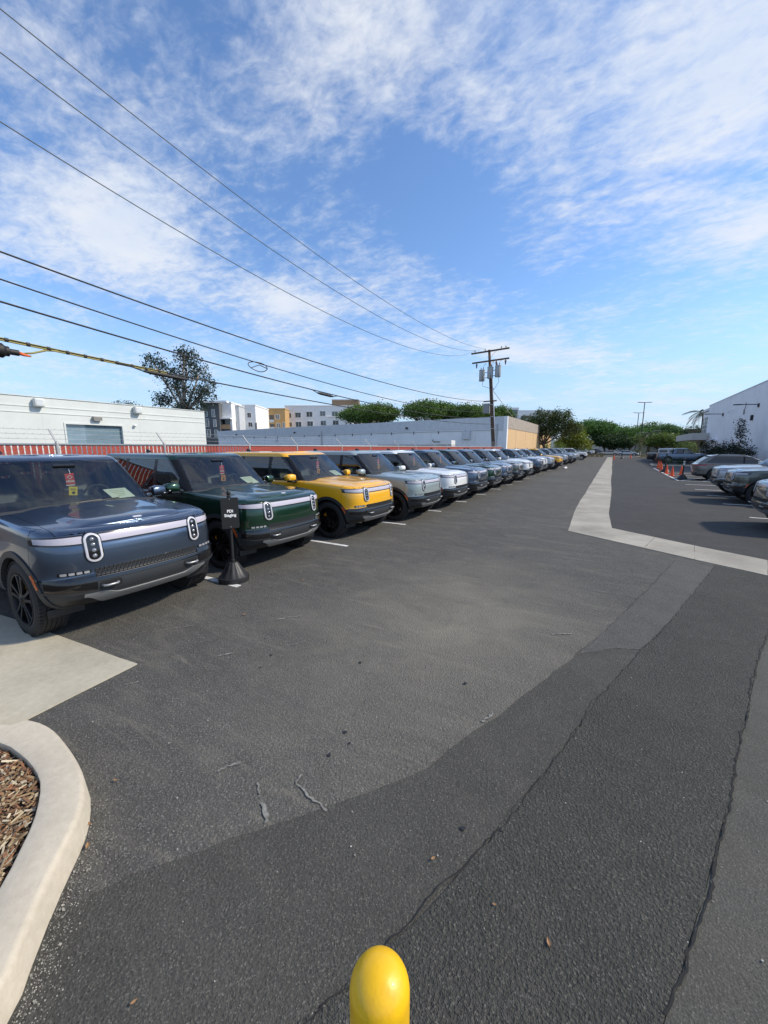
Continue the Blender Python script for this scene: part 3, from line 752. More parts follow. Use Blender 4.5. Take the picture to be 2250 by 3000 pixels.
    for s in (1, -1):
        i0 = Vector((.98 - .03, s * .10 + .12, 1.31))
        pts = [PC.t.ray_cast(Vector((4, s * .12 + .50 * t - .2, 1.315 + .02 * t)), Vector((-1, 0, 0)))[0] + Vector((.012, 0, .006)) for t in (0, .25, .5, .75, 1)]
        K.add('wiper', MB().tube(pts, .008, 6).mesh('wiper', None), 'black')
    mirror_parts(K, .72, .96, 1.33)
    if pickup:
        # canopy over the bed
        lt = [(1.24, .93, -1.36, -2.93, .0, .08, .10), (1.45, .915, -1.34, -2.90, 0, .08, .1), (1.70, .885, -1.31, -2.86, 0, .08, .1), (1.84, .86, -1.29, -2.80, 0, .1, .12), (1.90, .80, -1.27, -2.70, 0, .12, .14), (1.915, .72, -1.24, -2.6, 0, .14, .16)]
        tm = cabin_mesh(lt, lambda x, y, b: .02 * (1 - (y / b) ** 2) if b > 1e-4 else 0); ti = K.add('bed_canopy', tm, 'silver'); PT = Proj(tm)
        for sg in (1, -1):
            K.add('canopy_window', rrect(PT.side(sg), -2.32, 1.56, .86, .30, .05, .006, .02).mesh('canopy_window', None, ang=50), 'gloss', ti)
            K.add('canopy_window', rrect(PT.side(sg), -1.52, 1.56, .26, .30, .03, .006, .02).mesh('canopy_window', None, ang=50), 'gloss', ti)
        K.add('canopy_door', rrect(PT.rear, 0, 1.56, 1.35, .42, .05, .006, .02).mesh('canopy_door', None, ang=50), 'gloss', ti)
    add_wheels(K, (XA, XB), .985, ZW, RT, .285, .275, silver=pickup)
    K.shell, K.proj, K.cabproj = base, P0, PC
    return K
# -- other cars: crossover seen from behind, and sedans out on the street
def build_generic(L, W, zt, lv, gz, pillars, apl, dpl, wx, wr, tail=None, plate=False, roofrack=False):
    """L length, W half width, zt top-line table, lv cabin levels, gz glass band, pillars (x0, x1) pairs, apl/dpl (x low, x high) of the glass ends"""
    K = Kit(); h = L / 2
    plan = [(h, 0), (h - .02, .3 * W), (h - .07, .55 * W), (h - .17, .78 * W), (h - .33, .92 * W), (h - .6, .985 * W), (h - 1., W), (0, W), (-h + .8, W), (-h + .42, .96 * W), (-h + .2, .87 * W), (-h + .08, .68 * W), (-h + .02, .35 * W), (-h, 0)]
    ztop = lambda x: interp(zt, x)
    lev = [('a', .26, .16, -.14, .10), ('a', .32, .06, -.05, .04), ('a', .42, .01, 0, 0), ('a', .55, 0, 0, 0), ('a', .66, 0, -.02, .03), ('a', .76, .005, -.03, .06), ('t', .12, .018, -.06, .09), ('t', .06, .03, -.09, .11), ('t', .025, .055, -.13, .13), ('t', .006, .09, -.18, .16), ('t', 0, .13, -.22, .2)]
    base = hull_mesh(plan, lev, ztop, lambda x, y, b: .03 * (1 - (y / b) ** 2) if b > 1e-4 else 0, n=84, m=16, xf=(h - 1, h - .2), xr=(-h + 1, -h + .2))
    hull = boolean_cut(base, [cyl_cut(x, wr + .01, wr + .05, s * W * .62, s * W * 1.4) for x in wx for s in (1, -1)]); P0 = Proj(base)
    side = lambda c, n: abs(n.y) > .4
    dx = [wx[0] - .62, (wx[0] + wx[1]) / 2 - .1, wx[1] + .32]
    cuts = [((0, 0, .40), (0, 0, 1), side)] + [((x, 0, 0), (1, 0, 0), side) for x in dx] + [((lv[0][2], 0, 0), (1, 0, 0), lambda c, n: n.z > .5), ((-h + .45, 0, 0), (1, 0, 0), lambda c, n: True), ((0, 0, .62), (0, 0, 1), lambda c, n: abs(c.x) > h - .45), ((h - .45, 0, 0), (1, 0, 0), lambda c, n: True)]
    def cls(c, n):
        for xa in wx:
            d = math.hypot(c.x - xa, c.z - wr - .01)
            if abs(c.y) > W * .6 and d < wr + .0505 and (abs(n.y) < .3 and abs(d - wr - .05) < .006 or abs(abs(c.y) - W * .62) < .004): return 'wheel_liner'
        if n.z < -.6 and c.z < .5: return 'underbody'
        if c.z < .40: return 'rocker_panel'
        if c.z < .62 and abs(c.x) > h - .45: return 'bumper'
        if n.z > .5 and c.x > lv[0][2] and c.z > .6: return 'hood'
        if c.x < -h + .45: return 'tailgate'
        s = 'a' if c.y > 0 else 'b'
        if c.x > dx[0]: return 'fender'
        if c.x > dx[1]: return 'front_door'
        if c.x > dx[2]: return 'rear_door'
        return 'rear_quarter'
    for k, l in partition(hull, cuts, cls, nogap=('wheel_liner', 'underbody')).items():
        for me in l: K.add(k, me, {'wheel_liner': 'liner', 'underbody': 'black', 'rocker_panel': 'clad'}.get(k, 'PAINT'))
    K.add('inner_body', inner_shell(hull, .02), 'black')
    cb = cabin_mesh(lv, lambda x, y, b: .02 * (1 - (y / b) ** 2) if b > 1e-4 else 0, m=12); g0, g1 = gz; zz = g1 - g0
    cutsC = [((0, 0, g0), (0, 0, 1), lambda c, n: True), ((0, 0, g1), (0, 0, 1), lambda c, n: True), ((apl[0], 0, g0), (zz, 0, apl[0] - apl[1]), side), ((dpl[0], 0, g0), (zz, 0, -(dpl[1] - dpl[0])), side)]
    bw = lv[1][1]
    for s in (1, -1): cutsC += [((0, s * (bw - .10), g0), (0, zz, s * .10), lambda c, n: abs(n.x) > .2 and abs(n.y) < .9)]
    for p in pillars: cutsC += [((q, 0, 0), (1, 0, 0), side) for q in p]
    def clsC(c, n):
        if n.z < -.5: return None
        q = (c.z - g0) / zz; yw = bw - .10 - .10 * q
        if g0 < c.z < g1:
            if abs(c.y) < yw and n.x > .2: return 'windscreen'
            if abs(c.y) < yw and n.x < -.2: return 'rear_window'
            xa = apl[0] + (apl[1] - apl[0]) * q; xd = dpl[0] + (dpl[1] - dpl[0]) * q
            if abs(n.y) > .4 and xd < c.x < xa:
                return 'pillar_trim' if any(min(p) < c.x < max(p) for p in pillars) else 'side_window'
        return 'roof'
    for k, l in partition(cb, cutsC, clsC, gap=.002, lip=.008).items():
        for me in l: K.add(k, me, dict(roof='PAINT', pillar_trim='pillar', windscreen='glass', rear_window='tglass').get(k, 'tglass'))
    PC = Proj(cb)
    for y in (.38, -.38): K.add('seat', seat_mesh(.05, y, .8, top=g0 + .28), 'seat')
    mirror_parts(K, apl[0] - .12, W - .06, g0 + .03, s=.8, w=.17)
    for s in (1, -1):
        for x, z in ((.02, g0 - .13), (-.95, g0 - .12)): K.add('door_handle', rrect(P0.side(s), x, z, .2, .03, .014, .012, .02).mesh('door_handle', None, ang=50), 'PAINT')
        K.add('headlight', rrect(P0.front, s * W * .72, .68, .34, .10, .03, .008, .04, None, 8, 10).mesh('headlight', None, ang=50), 'ring')
        if tail: 
            i = K.add('tail_light', ruled(P0.rear, lambda t: (s * (W * .50 + W * .47 * t), tail[0] + .01 * t), lambda t: (s * (W * .50 + W * .47 * t), tail[1] - .05 * (1 - t)), 16, 4, .012, .04).mesh('tail_light', None, ang=50), 'red')
            K.add('tail_light_wrap', ruled(P0.side(s), lambda t: (-h + .16 + .36 * t, tail[0] + .015 + .05 * t), lambda t: (-h + .16 + .36 * t, tail[1] + .01), 10, 3, .010, .03).mesh('tail_light_wrap', None, ang=50), 'red', i)
    K.add('light_strip', ruled(P0.rear, lambda t: (-W * .5 + W * t, tail[0] + .035), lambda t: (-W * .5 + W * t, tail[0] + .05), 12, 1, .008, .02).mesh('light_strip', None), 'red') if tail else None
    if plate:
        i = K.add('licence_plate', rrect(P0.rear, 0, .80, .34, .17, .012, .012, .02, (-1, 0, 0)).mesh('licence_plate', None, ang=50), 'white')
        K.add('rear_diffuser', rrect(P0.rear, 0, .42, 1.5, .13, .03, .010, .04, None, 6, 20).mesh('rear_diffuser', None, ang=50), 'clad')
        K.add('bumper_strip', ruled(P0.rear, lambda t: (-W * .85 + W * 1.7 * t, .545), lambda t: (-W * .85 + W * 1.7 * t, .575), 20, 1, .010, .03).mesh('bumper_strip', None, ang=50), 'silver')
        for s in (1, -1): K.add('reflector', rrect(P0.rear, s * W * .66, .62, .22, .025, .01, .010, .02, None, 4, 6).mesh('reflector', None), 'red')
        # roof spoiler over the rear window
        sp = MB(); xr = lv[-3][3]; zr = lv[-3][0]; vs = []
        for k in range(9):
            y = -.62 + 1.24 * k / 8; vs += [(xr + .16, y, zr + .012), (xr - .13, y * 1.02, zr - .01), (xr - .12, y * 1.02, zr - .035), (xr + .10, y, zr - .05)]
        K.add('roof_spoiler', sp.add(vs, [(k * 4 + i, k * 4 + (i + 1) % 4, k * 4 + 4 + (i + 1) % 4, k * 4 + 4 + i) for k in range(8) for i in range(4)] + [(0, 1, 2, 3), (35, 34, 33, 32)]).mesh('roof_spoiler', None, ang=40), 'PAINT')
    if roofrack:
        for s in (1, -1): K.add('roof_rail', MB().tube([(lv[-2][2] - .1 - (lv[-2][2] - lv[-2][3] - .2) * t / 8, s * (lv[-2][1] - .02), lv[-2][0] + .045 - .05 * abs(t / 4 - 1) ** 6) for t in range(9)], .018, 6).mesh('roof_rail', None, True), 'black')
    add_wheels(K, wx, W - .02, wr, wr, wr * .68, .23, silver=not plate)
    return K
def build_crossover():
    return build_generic(4.9, .965, [(-2.5, 1.0), (-1.2, 1.06), (.9, 1.06), (1.6, 1.0), (2.45, .80)],
        [(1.0, .93, 1.25, -2.36, .2, .13, .18), (1.08, .92, 1.12, -2.28, .2, .13, .18), (1.25, .88, .82, -2.10, .18, .13, .18), (1.42, .83, .50, -1.88, .16, .13, .18), (1.53, .78, .25, -1.70, .15, .14, .18), (1.585, .73, .02, -1.55, .14, .15, .2), (1.605, .66, -.15, -1.3, .12, .16, .2)],
        (1.09, 1.50), [(-.10, -.18)], (.93, .18), (-1.98, -1.50), (1.5, -1.43), .37, (.90, 1.0), True, True)
def build_sedan():
    return build_generic(4.75, .90, [(-2.4, .98), (-1.6, 1.02), (.9, .96), (1.6, .90), (2.4, .68)],
        [(.90, .86, 1.2, -1.75, .2, .13, .18), (.98, .85, 1.05, -1.65, .2, .13, .18), (1.15, .80, .72, -1.38, .18, .13, .18), (1.30, .75, .40, -1.08, .16, .13, .18), (1.38, .70, .15, -.85, .15, .14, .18), (1.41, .64, -.05, -.6, .14, .15, .2), (1.42, .58, -.2, -.5, .12, .16, .2)],
        (.99, 1.33), [(-.10, -.18)], (.85, .20), (-1.45, -.98), (1.42, -1.38), .33, (.74, .86))
# ---------------------------------------------------------------- ground
D = lambda x, y: (x * 1.35624, y * 1.35624)          # coordinates read off a 1659-pixel-wide view of the photograph
def gd(x, y, z=0.): return on_z(*D(x, y), z)
def asphalt(name, base, coarse=1.0, dust=.25, dustcol=(.16, .145, .12), bumpd=.006, speck=.35, streak=0., film=0.):
    m = bpy.data.materials.new(name); m.use_nodes = True; nt = m.node_tree; b = nt.nodes['Principled BSDF']; N = nt.nodes.new; L = nt.links.new
    b.inputs['Specular IOR Level'].default_value = .28
    tc = N('ShaderNodeTexCoord')
    def noise(scale, det=6, rough=.6, st=(1, 1, 1), dist=0):
        mp = N('ShaderNodeMapping'); mp.inputs['Scale'].default_value = st; mp.inputs['Rotation'].default_value = (0, 0, .35); L(tc.outputs['Object'], mp.inputs[0])
        n = N('ShaderNodeTexNoise'); n.inputs['Scale'].default_value = scale; n.inputs['Detail'].default_value = det; n.inputs['Roughness'].default_value = rough
        n.inputs['Distortion'].default_value = dist; L(mp.outputs[0], n.inputs['Vector']); return n.outputs['Fac']
    def ramp(f, p0, p1, c0, c1):
        r = N('ShaderNodeValToRGB'); r.color_ramp.elements[0].position = p0; r.color_ramp.elements[1].position = p1
        r.color_ramp.elements[0].color = (*c0, 1); r.color_ramp.elements[1].color = (*c1, 1); L(f, r.inputs[0]); return r.outputs[0]
    def mix(f, a, c, op='MIX'):
        x = N('ShaderNodeMix'); x.data_type = 'RGBA'; x.blend_type = op
        for s, v in (('Factor', f), ('A', a), ('B', c)):
            if isinstance(v, float): x.inputs[s].default_value = v
            elif isinstance(v, tuple): x.inputs[s].default_value = (*v, 1)
            else: L(v, x.inputs[s])
        return x.outputs['Result']
    k = lambda q: tuple(c * q for c in base)
    col = mix(.5, ramp(noise(.35, 5, .6), .3, .7, k(.72), k(1.25)), ramp(noise(3.2, 8, .7), .3, .7, k(.75), k(1.22)))
    v = N('ShaderNodeTexVoronoi'); v.inputs['Scale'].default_value = 165 / coarse; L(tc.outputs['Object'], v.inputs['Vector'])
    vr = N('ShaderNodeSeparateColor'); L(v.outputs['Color'], vr.inputs[0])
    col = mix(ramp(vr.outputs[0], .86, .93, (0, 0, 0), (speck,) * 3), col, (.30, .285, .25))           # pale aggregate
    col = mix(ramp(vr.outputs[1], .0, 1, (.6, .6, .6), (1.3, 1.3, 1.3)), (0., 0., 0.), col) if False else mix(1., col, ramp(vr.outputs[1], 0, 1, (.75, .75, .75), (1.22, 1.22, 1.22)), 'MULTIPLY')
    pits = N('ShaderNodeTexVoronoi'); pits.inputs['Scale'].default_value = 62 / coarse; L(tc.outputs['Object'], pits.inputs['Vector'])
    col = mix(ramp(pits.outputs['Distance'], .03, .16, (.75, .75, .75), (0, 0, 0)), col, k(.25))       # open voids between stones
    dn = ramp(noise(.8, 9, .72, (1, 2.2, 1), 1.2), .50, .78, (0, 0, 0), (dust,) * 3); col = mix(dn, col, dustcol)
    if film:                                     # pale film over mid yard: tracked dust plus glancing sheen painted into the colour
        mp = N('ShaderNodeMapping'); mp.vector_type = 'TEXTURE'; mp.inputs['Location'].default_value = (-1.5, 4.3, 0); mp.inputs['Scale'].default_value = (4.2, 6.4, 40); L(tc.outputs['Object'], mp.inputs[0])
        gr = N('ShaderNodeTexGradient'); gr.gradient_type = 'QUADRATIC_SPHERE'; L(mp.outputs[0], gr.inputs[0]); mm = N('ShaderNodeMath'); mm.operation = 'MULTIPLY'; L(gr.outputs['Fac'], mm.inputs[0]); L(noise(.9, 8, .68, (1, 1.6, 1), .8), mm.inputs[1])
        col = mix(ramp(mm.outputs[0], .10, .55, (0, 0, 0), (film,) * 3), col, (.205, .19, .152))
    if streak:
        col = mix(ramp(noise(1.6, 8, .7, (.5, 7, 1), .6), .57, .72, (0, 0, 0), (streak,) * 3), col, dustcol)
    L(col, b.inputs['Base Color'])
    r = N('ShaderNodeMapRange'); r.inputs['To Min'].default_value = .78; r.inputs['To Max'].default_value = .98; L(noise(2.), r.inputs['Value']); L(r.outputs[0], b.inputs['Roughness'])
    h = N('ShaderNodeMath'); h.operation = 'ADD'; L(v.outputs['Distance'], h.inputs[0])
    h2 = N('ShaderNodeMath'); h2.operation = 'MULTIPLY'; h2.inputs[1].default_value = 1.6; L(pits.outputs['Distance'], h2.inputs[0]); L(h2.outputs[0], h.inputs[1])
    bp = N('ShaderNodeBump'); bp.inputs['Strength'].default_value = .75; bp.inputs['Distance'].default_value = bumpd * coarse; L(h.outputs[0], bp.inputs['Height']); L(bp.outputs[0], b.inputs['Normal'])
    return m
def concrete(name, base, stain=.35, sc_=1.2, bumpd=.002):
    m = mat(name, base, .85); nt = m.node_tree; b = nt.nodes['Principled BSDF']; N = nt.nodes.new; L = nt.links.new; tc = N('ShaderNodeTexCoord')
    def noise(s, d=7, r=.65, st=(1, 1, 1)):
        mp = N('ShaderNodeMapping'); mp.inputs['Scale'].default_value = st; L(tc.outputs['Object'], mp.inputs[0]); n = N('ShaderNodeTexNoise'); n.inputs['Scale'].default_value = s
        n.inputs['Detail'].default_value = d; n.inputs['Roughness'].default_value = r; L(mp.outputs[0], n.inputs['Vector']); return n.outputs['Fac']
    r = N('ShaderNodeValToRGB'); e = r.color_ramp.elements; e[0].position = .3; e[1].position = .72
    e[0].color = (*[c * (1 - stain) for c in base], 1); e[1].color = (*[min(1, c * 1.12) for c in base], 1); L(noise(sc_), r.inputs[0])
    r2 = N('ShaderNodeValToRGB'); e = r2.color_ramp.elements; e[0].position = .35; e[1].position = .65; e[0].color = (.90, .89, .87, 1); e[1].color = (1.05, 1.05, 1.05, 1); L(noise(22, 8, .75), r2.inputs[0])
    x = N('ShaderNodeMix'); x.data_type = 'RGBA'; x.blend_type = 'MULTIPLY'; x.inputs['Factor'].default_value = 1; L(r.outputs[0], x.inputs['A']); L(r2.outputs[0], x.inputs['B']); L(x.outputs['Result'], b.inputs['Base Color'])
    bp = N('ShaderNodeBump'); bp.inputs['Strength'].default_value = .5; bp.inputs['Distance'].default_value = bumpd; L(noise(90, 4), bp.inputs['Height']); L(bp.outputs[0], b.inputs['Normal'])
    return m
A_OLD = asphalt('weathered asphalt', (.080, .077, .070), 1.0, .45, (.22, .20, .16), .005, .45, .55, .95)
A_LOT = asphalt('newer lot asphalt', (.045, .0445, .044), .9, .25, (.13, .125, .115), .004, .2, .15)
A_BAND = asphalt('patched asphalt', (.064, .062, .054), .9, .2, bumpd=.004, speck=.22)
A_DARK = asphalt('fresh coarse asphalt', (.057, .0565, .049), 1.05, .14, bumpd=.007, speck=.18)
A_SMOOTH = asphalt('smooth grey asphalt', (.080, .079, .068), .75, .2, (.12, .10, .075), .003, .2)
CONC = concrete('gutter concrete', (.39, .36, .30), .38, .8); CONC_P = concrete('pad concrete', (.47, .43, .335), .25, .9); KERB = concrete('kerb concrete', (.53, .47, .37), .12, 2.0)
LINE = mat('worn white line paint', (.62, .62, .60), .75, noise=(9, .28))
def sheet(name, poly, z, material, parent=None, thick=None, jitter=0, step=.12, kind=None, seed=1):
    rr = random.Random(seed); P = []
    if jitter:
        for a, b in zip(poly, poly[1:] + poly[:1]):
            a, b = Vector(a), Vector(b); n = max(1, int((b - a).length / step))
            n = min(n, 90); nn = Vector((-(b - a).y, (b - a).x)).normalized()
            for i in range(n): P.append(a.lerp(b, i / n) + nn * rr.uniform(-jitter, jitter))
    else: P = [Vector(p) for p in poly]
    o = MB().prism([(p.x, p.y) for p in P], z - (thick or .02), z).build(name, material, parent); 
    if kind: o['kind'] = kind
    return o
ground = MB().add([(-700, -60, 0), (700, -60, 0), (700, 1500, 0), (-700, 1500, 0)], [(0, 1, 2, 3)]).build('ground', A_OLD); tag(ground, kind='structure')
xy = lambda v: (v[0], v[1])
Ledge = [xy(gd(*p)) for p in [(285, 1885), (440, 1835), (600, 1780), (800, 1710), (920, 1665), (1000, 1600), (1100, 1530), (1300, 1370), (1460, 1210)]]
Redge = [xy(gd(*p)) for p in [(860, 2030), (960, 1920), (1080, 1790), (1200, 1640), (1300, 1500), (1450, 1340), (1545, 1222)]]
Crack = [xy(gd(*p)) for p in [(1440, 2200), (1510, 1980), (1575, 1750), (1572, 1790), (1600, 1600), (1640, 1420), (1659, 1370)] if p != (1572, 1790)]
Crack = [(-.05, .3)] + Crack + [(2.05, 6.9), (2.45, 8.2)]
sheet('asphalt_patch', [(-4.5, -3)] + [(-2.0, .3)] + Ledge + Redge[::-1] + [(-.95, .45), (-1.3, -3)], .004, A_BAND, None, .004, .012, kind='structure', seed=3)
sheet('asphalt_overlay', Redge[::-1] + [(-.95, .45), (-1.3, -3), (-.5, -3)] + Crack, .009, A_DARK, None, .009, .012, .1, kind='structure', seed=5)
sheet('lot_asphalt', [(0, 11.2), (2.62, 9.3), (8.6, 5.5), (14, 5.5), (14, 96), (0, 96)], .003, A_LOT, None, .003, kind='structure')
sheet('asphalt_apron', Crack[::-1] + [(-.6, -3), (9, -3), (9, 5.5)], .0045, A_SMOOTH, None, .0045, .004, .1, kind='structure', seed=6)
CRACK = mat('open crack', (.020, .020, .019), 1)
def crack(path, w, z, seed, step=.035, m_=None, nm='asphalt_crack'):
    rr = random.Random(seed); P = []; w0 = rr.random()
    pts = catmull([(x, y, 0) for x, y in path], max(8, int(sum((Vector(a) - Vector(b)).length for a, b in zip(path, path[1:])) / step)))
    vs = []; off = 0
    for i, p in enumerate(pts):
        d = (pts[min(i + 1, len(pts) - 1)] - pts[max(0, i - 1)]).normalized(); n = Vector((-d.y, d.x, 0))
        off = off * .8 + rr.uniform(-.010, .010); ww = w * rr.uniform(.25, 1.2)
        vs += [p + n * (off - ww) + Vector((0, 0, z)), p + n * (off + ww) + Vector((0, 0, z))]
    o = MB().add(vs, [(2 * i, 2 * i + 1, 2 * i + 3, 2 * i + 2) for i in range(len(pts) - 1)]).build(nm, m_ or CRACK); tag(o, kind='structure')
crack(Crack[1:], .006, .0125, 1); crack([(-.95, .45)] + Redge[:3], .0035, .0122, 2); crack(Redge[2:6], .0022, .0124, 4)
sheet('asphalt_patch', [xy(gd(*p)) for p in [(1245, 1415), (1300, 1370), (1400, 1275), (1460, 1210), (1543, 1224), (1450, 1338), (1385, 1405), (1330, 1402)]], .0075, asphalt('pale worn patch', (.082, .080, .073), .8, .25, bumpd=.003), None, .004, .01, .1, kind='structure', seed=9)
PALE = mat('pale scuffed filler', (.19, .185, .165), .95, noise=(40, .5))
for k_, (pth, w_) in enumerate([([(652, 1672), (640, 1695), (668, 1718), (708, 1752)], .007), ([(566, 1735), (572, 1760), (577, 1778)], .014), ([(560, 1690), (568, 1715)], .006), ([(1190, 1372), (1235, 1370)], .012), ([(620, 1395), (660, 1386)], .006), ([(330, 1365), (420, 1352)], .006), ([(470, 1668), (520, 1648)], .010), ([(270, 1480), (300, 1474)], .007), ([(600, 1338), (650, 1330)], .014), ([(470, 1418), (505, 1412)], .014), ([(1040, 1560), (1066, 1542)], .012)]): crack([xy(gd(*p)) for p in pth], w_, .0078, 40 + k_, .02, PALE, 'pale_scuff')
# dark drips and tar spots
SPOT = mat('oil spot', (.016, .016, .017), .55); TAR = mat('sealing tar', (.13, .125, .115), .7)
for i, (x, y, s) in enumerate([(745, 1583, .015), (755, 1607, .009), (711, 1632, .013), (778, 1432, .014), (586, 1416, .012), (1000, 1793, .013), (562, 1443, .010), (1082, 1798, .007), (1005, 1478, .014), (573, 1380, .009)]):
    c = gd(x, y); n = 14; z = .0135 if x > 900 else .0075
    P = [(c.x + s * (1 + .25 * math.sin(3 * a + i)) * math.cos(a), c.y + s * (1 + .2 * math.cos(2 * a + i)) * math.sin(a)) for a in [2 * math.pi * k / n for k in range(n)]]
    sheet('oil_spot', P, z, SPOT, ground, .002)
# concrete valley gutter: strip along the drive and its cross arm, each slab its own piece
gut = tag(thing('concrete_gutter', None, None, (0, 0, 0)), kind='structure')
rows = [((-.80, 10.40), (.14, 11.33))]
for y in (13.6, 16.6, 19.7, 22.7, 25.7, 28.8, 31.9, 35, 38, 41, 47, 53, 59, 65, 71, 77, 83, 89, 95): rows.append(((-.93 + .02 * math.sin(y), y), (.08 + .025 * math.sin(y * 1.7) - .0006 * y, y + (.3 if y < 14 else 0))))
for i, ((a0, a1), (b0, b1)) in enumerate(zip(rows, rows[1:])):
    g_ = .004
    sheet('slab', [(a0[0], a0[1] + g_), (a1[0], a1[1] + g_), (b1[0], b1[1] - g_), (b0[0], b0[1] - g_)], .010, CONC, gut, .012, .006, .3, seed=i)
near = [(-.80, 10.40), (.72, 9.38), (1.47, 8.85), (2.33, 8.30), (4.4, 7.0), (8, 4.7)]; far = [(.14, 11.33), (1.0, 10.65), (1.65, 10.14), (2.62, 9.46), (4.9, 7.95), (8.6, 5.6)]
for i in range(len(near) - 1):
    g_ = .004; a, b, c, d = Vector(near[i]), Vector(far[i]), Vector(far[i + 1]), Vector(near[i + 1]); e = (d - a).normalized() * g_
    sheet('slab', [tuple(a + e), tuple(d - e), tuple(c - e), tuple(b + e)], .0105, CONC, gut, .012, .005, .25, seed=30 + i)
# shallow trough along both arms
# driveway pad left
pad = sheet('concrete_pad', [(-3.76, 1.735), (-7.9, 1.33), (-7.9, -4), (-3.5, -4), (-3.68, .91)], .012, CONC_P, None, .02, .006, .25, kind='structure')
sheet('pad_joint_slab', [(-7.92, 1.325), (-13, .85), (-13, -4), (-7.92, -4)], .012, CONC_P, pad, .02)
# stall lines
left_tips = [3.65, 6.42, 9.08, 11.6, 14.15, 16.8, 19.4, 22.1, 24.6, 27.2, 29.9, 32.6, 35.2, 37.8, 40.4, 43.1, 45.7, 48.3, 51, 53.6, 56.2, 58.8, 61.4]
for y in left_tips: sheet('stall_line', [(-4.66, y - .05), (-4.66, y + .05), (-9.7, y + .05), (-9.7, y - .05)], .005, LINE, ground, .004, .003, .2, seed=int(y * 10))
for y in (15.2, 18.45, 21.4, 24.2, 27.25, 30.2, 33.0, 35.9, 38.8, 41.7, 44.6, 47.5): sheet('stall_line', [(3.66, y - .05), (3.66, y + .05), (8.8, y + .05), (8.8, y - .05)], .005, LINE, ground, .004, .003, .2, seed=int(y * 10))
sheet('stall_line', [(3.62, 30.2), (3.72, 30.2), (3.72, 47.5), (3.62, 47.5)], .0062, LINE, ground, .004)
for k in range(9): sheet('stall_line', [(3.8 + .55 * k, 30.35), (3.9 + .55 * k, 30.35), (5.2 + .55 * k, 32.9), (5.1 + .55 * k, 32.9)], .0066, LINE, ground, .004) if k % 2 == 0 else None
# kerbed planter in the near left corner
outer = [gd(*p, .15) for p in [(0, 1562), (60, 1553), (110, 1572), (152, 1620), (176, 1665), (180, 1690), (176, 1735), (160, 1780), (130, 1840), (100, 1900), (65, 1980), (30, 2060), (0, 2125)]]
inner = [gd(*p, .15) for p in [(0, 1605), (28, 1618), (58, 1642), (78, 1668), (86, 1690), (85, 1715), (77, 1755), (60, 1800), (30, 1858), (0, 1915)]]
outer = [(-7.5, .10), (-4.6, .52)] + [xy(p) for p in outer] + [(-1.35, -.22), (-.9, -.75), (-.5, -1.4)]
inner = [(-7.5, -.06), (-4.7, .36)] + [xy(p) for p in inner] + [(-1.85, .03), (-1.50, -.35), (-1.05, -.88), (-.65, -1.52)]
no_ = 90; Oc = catmull([(x, y, 0) for x, y in outer], no_); Ic = catmull([(x, y, 0) for x, y in inner], no_)
vs = []; fs = []
for o, i in zip(Oc, Ic):
    d = (i - o); w = d.normalized()
    for q, z in ((o - w * .020, -.01), (o - w * .018, .01), (o - w * .006, .120), (o - w * .001, .137), (o + w * .010, .148), (o + w * .022, .151), (i - w * .014, .153), (i - w * .003, .148), (i, .06)): vs.append((q.x, q.y, z))
for k in range(no_ - 1): fs += [(k * 9 + j, k * 9 + j + 1, k * 9 + 10 + j, k * 9 + 9 + j) for j in range(8)]
kerb = MB().add(vs, fs).build('kerb', KERB, ang=50); tag(kerb, 'pale concrete kerb curving round the mulch bed in the near left corner', 'kerb')
bed = [(p.x, p.y) for p in Ic] + [(-1.5, -3.5), (-8, -3.5)]
tri = tessellate_polygon([[Vector((x, y, 0)) for x, y in bed]])
so = MB().add([(x, y, .100) for x, y in bed], [tuple(t) for t in tri]).build('soil_bed', mat('dark soil', (.05, .035, .022), .95, noise=(30, .4))); tag(so, kind='structure')
def vcol_mat(name, rough=.85):
    m = bpy.data.materials.new(name); m.use_nodes = True; nt = m.node_tree; b = nt.nodes['Principled BSDF']; b.inputs['Roughness'].default_value = rough
    a = nt.nodes.new('ShaderNodeAttribute'); a.attribute_name = 'tone'; nt.links.new(a.outputs['Color'], b.inputs['Base Color']); return m
def tone(me, cols):
    at = me.attributes.new('tone', 'FLOAT_COLOR', 'FACE')
    at.data.foreach_set('color', [c for q in cols for c in (*q, 1)])
rr = random.Random(4); mb = MB(); cols = []
pal = [(.24, .15, .075), (.31, .21, .11), (.17, .09, .045), (.40, .31, .19), (.12, .065, .035), (.26, .12, .06), (.48, .41, .29)]
k = 0
while k < 9000:
    x, y = rr.uniform(-3.7, -1.15), rr.uniform(-.6, .75)
    j = min(range(0, no_, 2), key=lambda q: (Ic[q].x - x) ** 2 + (Ic[q].y - y) ** 2); p = Ic[j]; t = (Ic[min(j + 1, no_ - 1)] - Ic[max(j - 1, 0)])
    if t.x * (y - p.y) - t.y * (x - p.x) > -.002: continue
    l = rr.choice([.02, .03, .04, .06, .09]) * rr.uniform(.6, 1.3); w = rr.uniform(.004, .013) if l > .03 else rr.uniform(.008, .018)
    Mx = Matrix.Rotation(rr.uniform(0, 6.3), 3, 'Z') @ Matrix.Rotation(rr.uniform(-.45, .45), 3, 'Y') @ Matrix.Rotation(rr.uniform(-.6, .6), 3, 'X')
    mb.box((x, y, .104 + rr.random() * .028), (l, w, rr.uniform(.002, .006)), Mx); c = rr.choice(pal); q = rr.uniform(.7, 1.25); cols += [tuple(v * q for v in c)] * 6; k += 1
me = mb.mesh('wood_mulch', vcol_mat('bark chips'), fix=False); tone(me, cols); tag(obj('wood_mulch', me), 'brown shredded bark mulch filling the kerbed bed', 'mulch', kind='stuff')
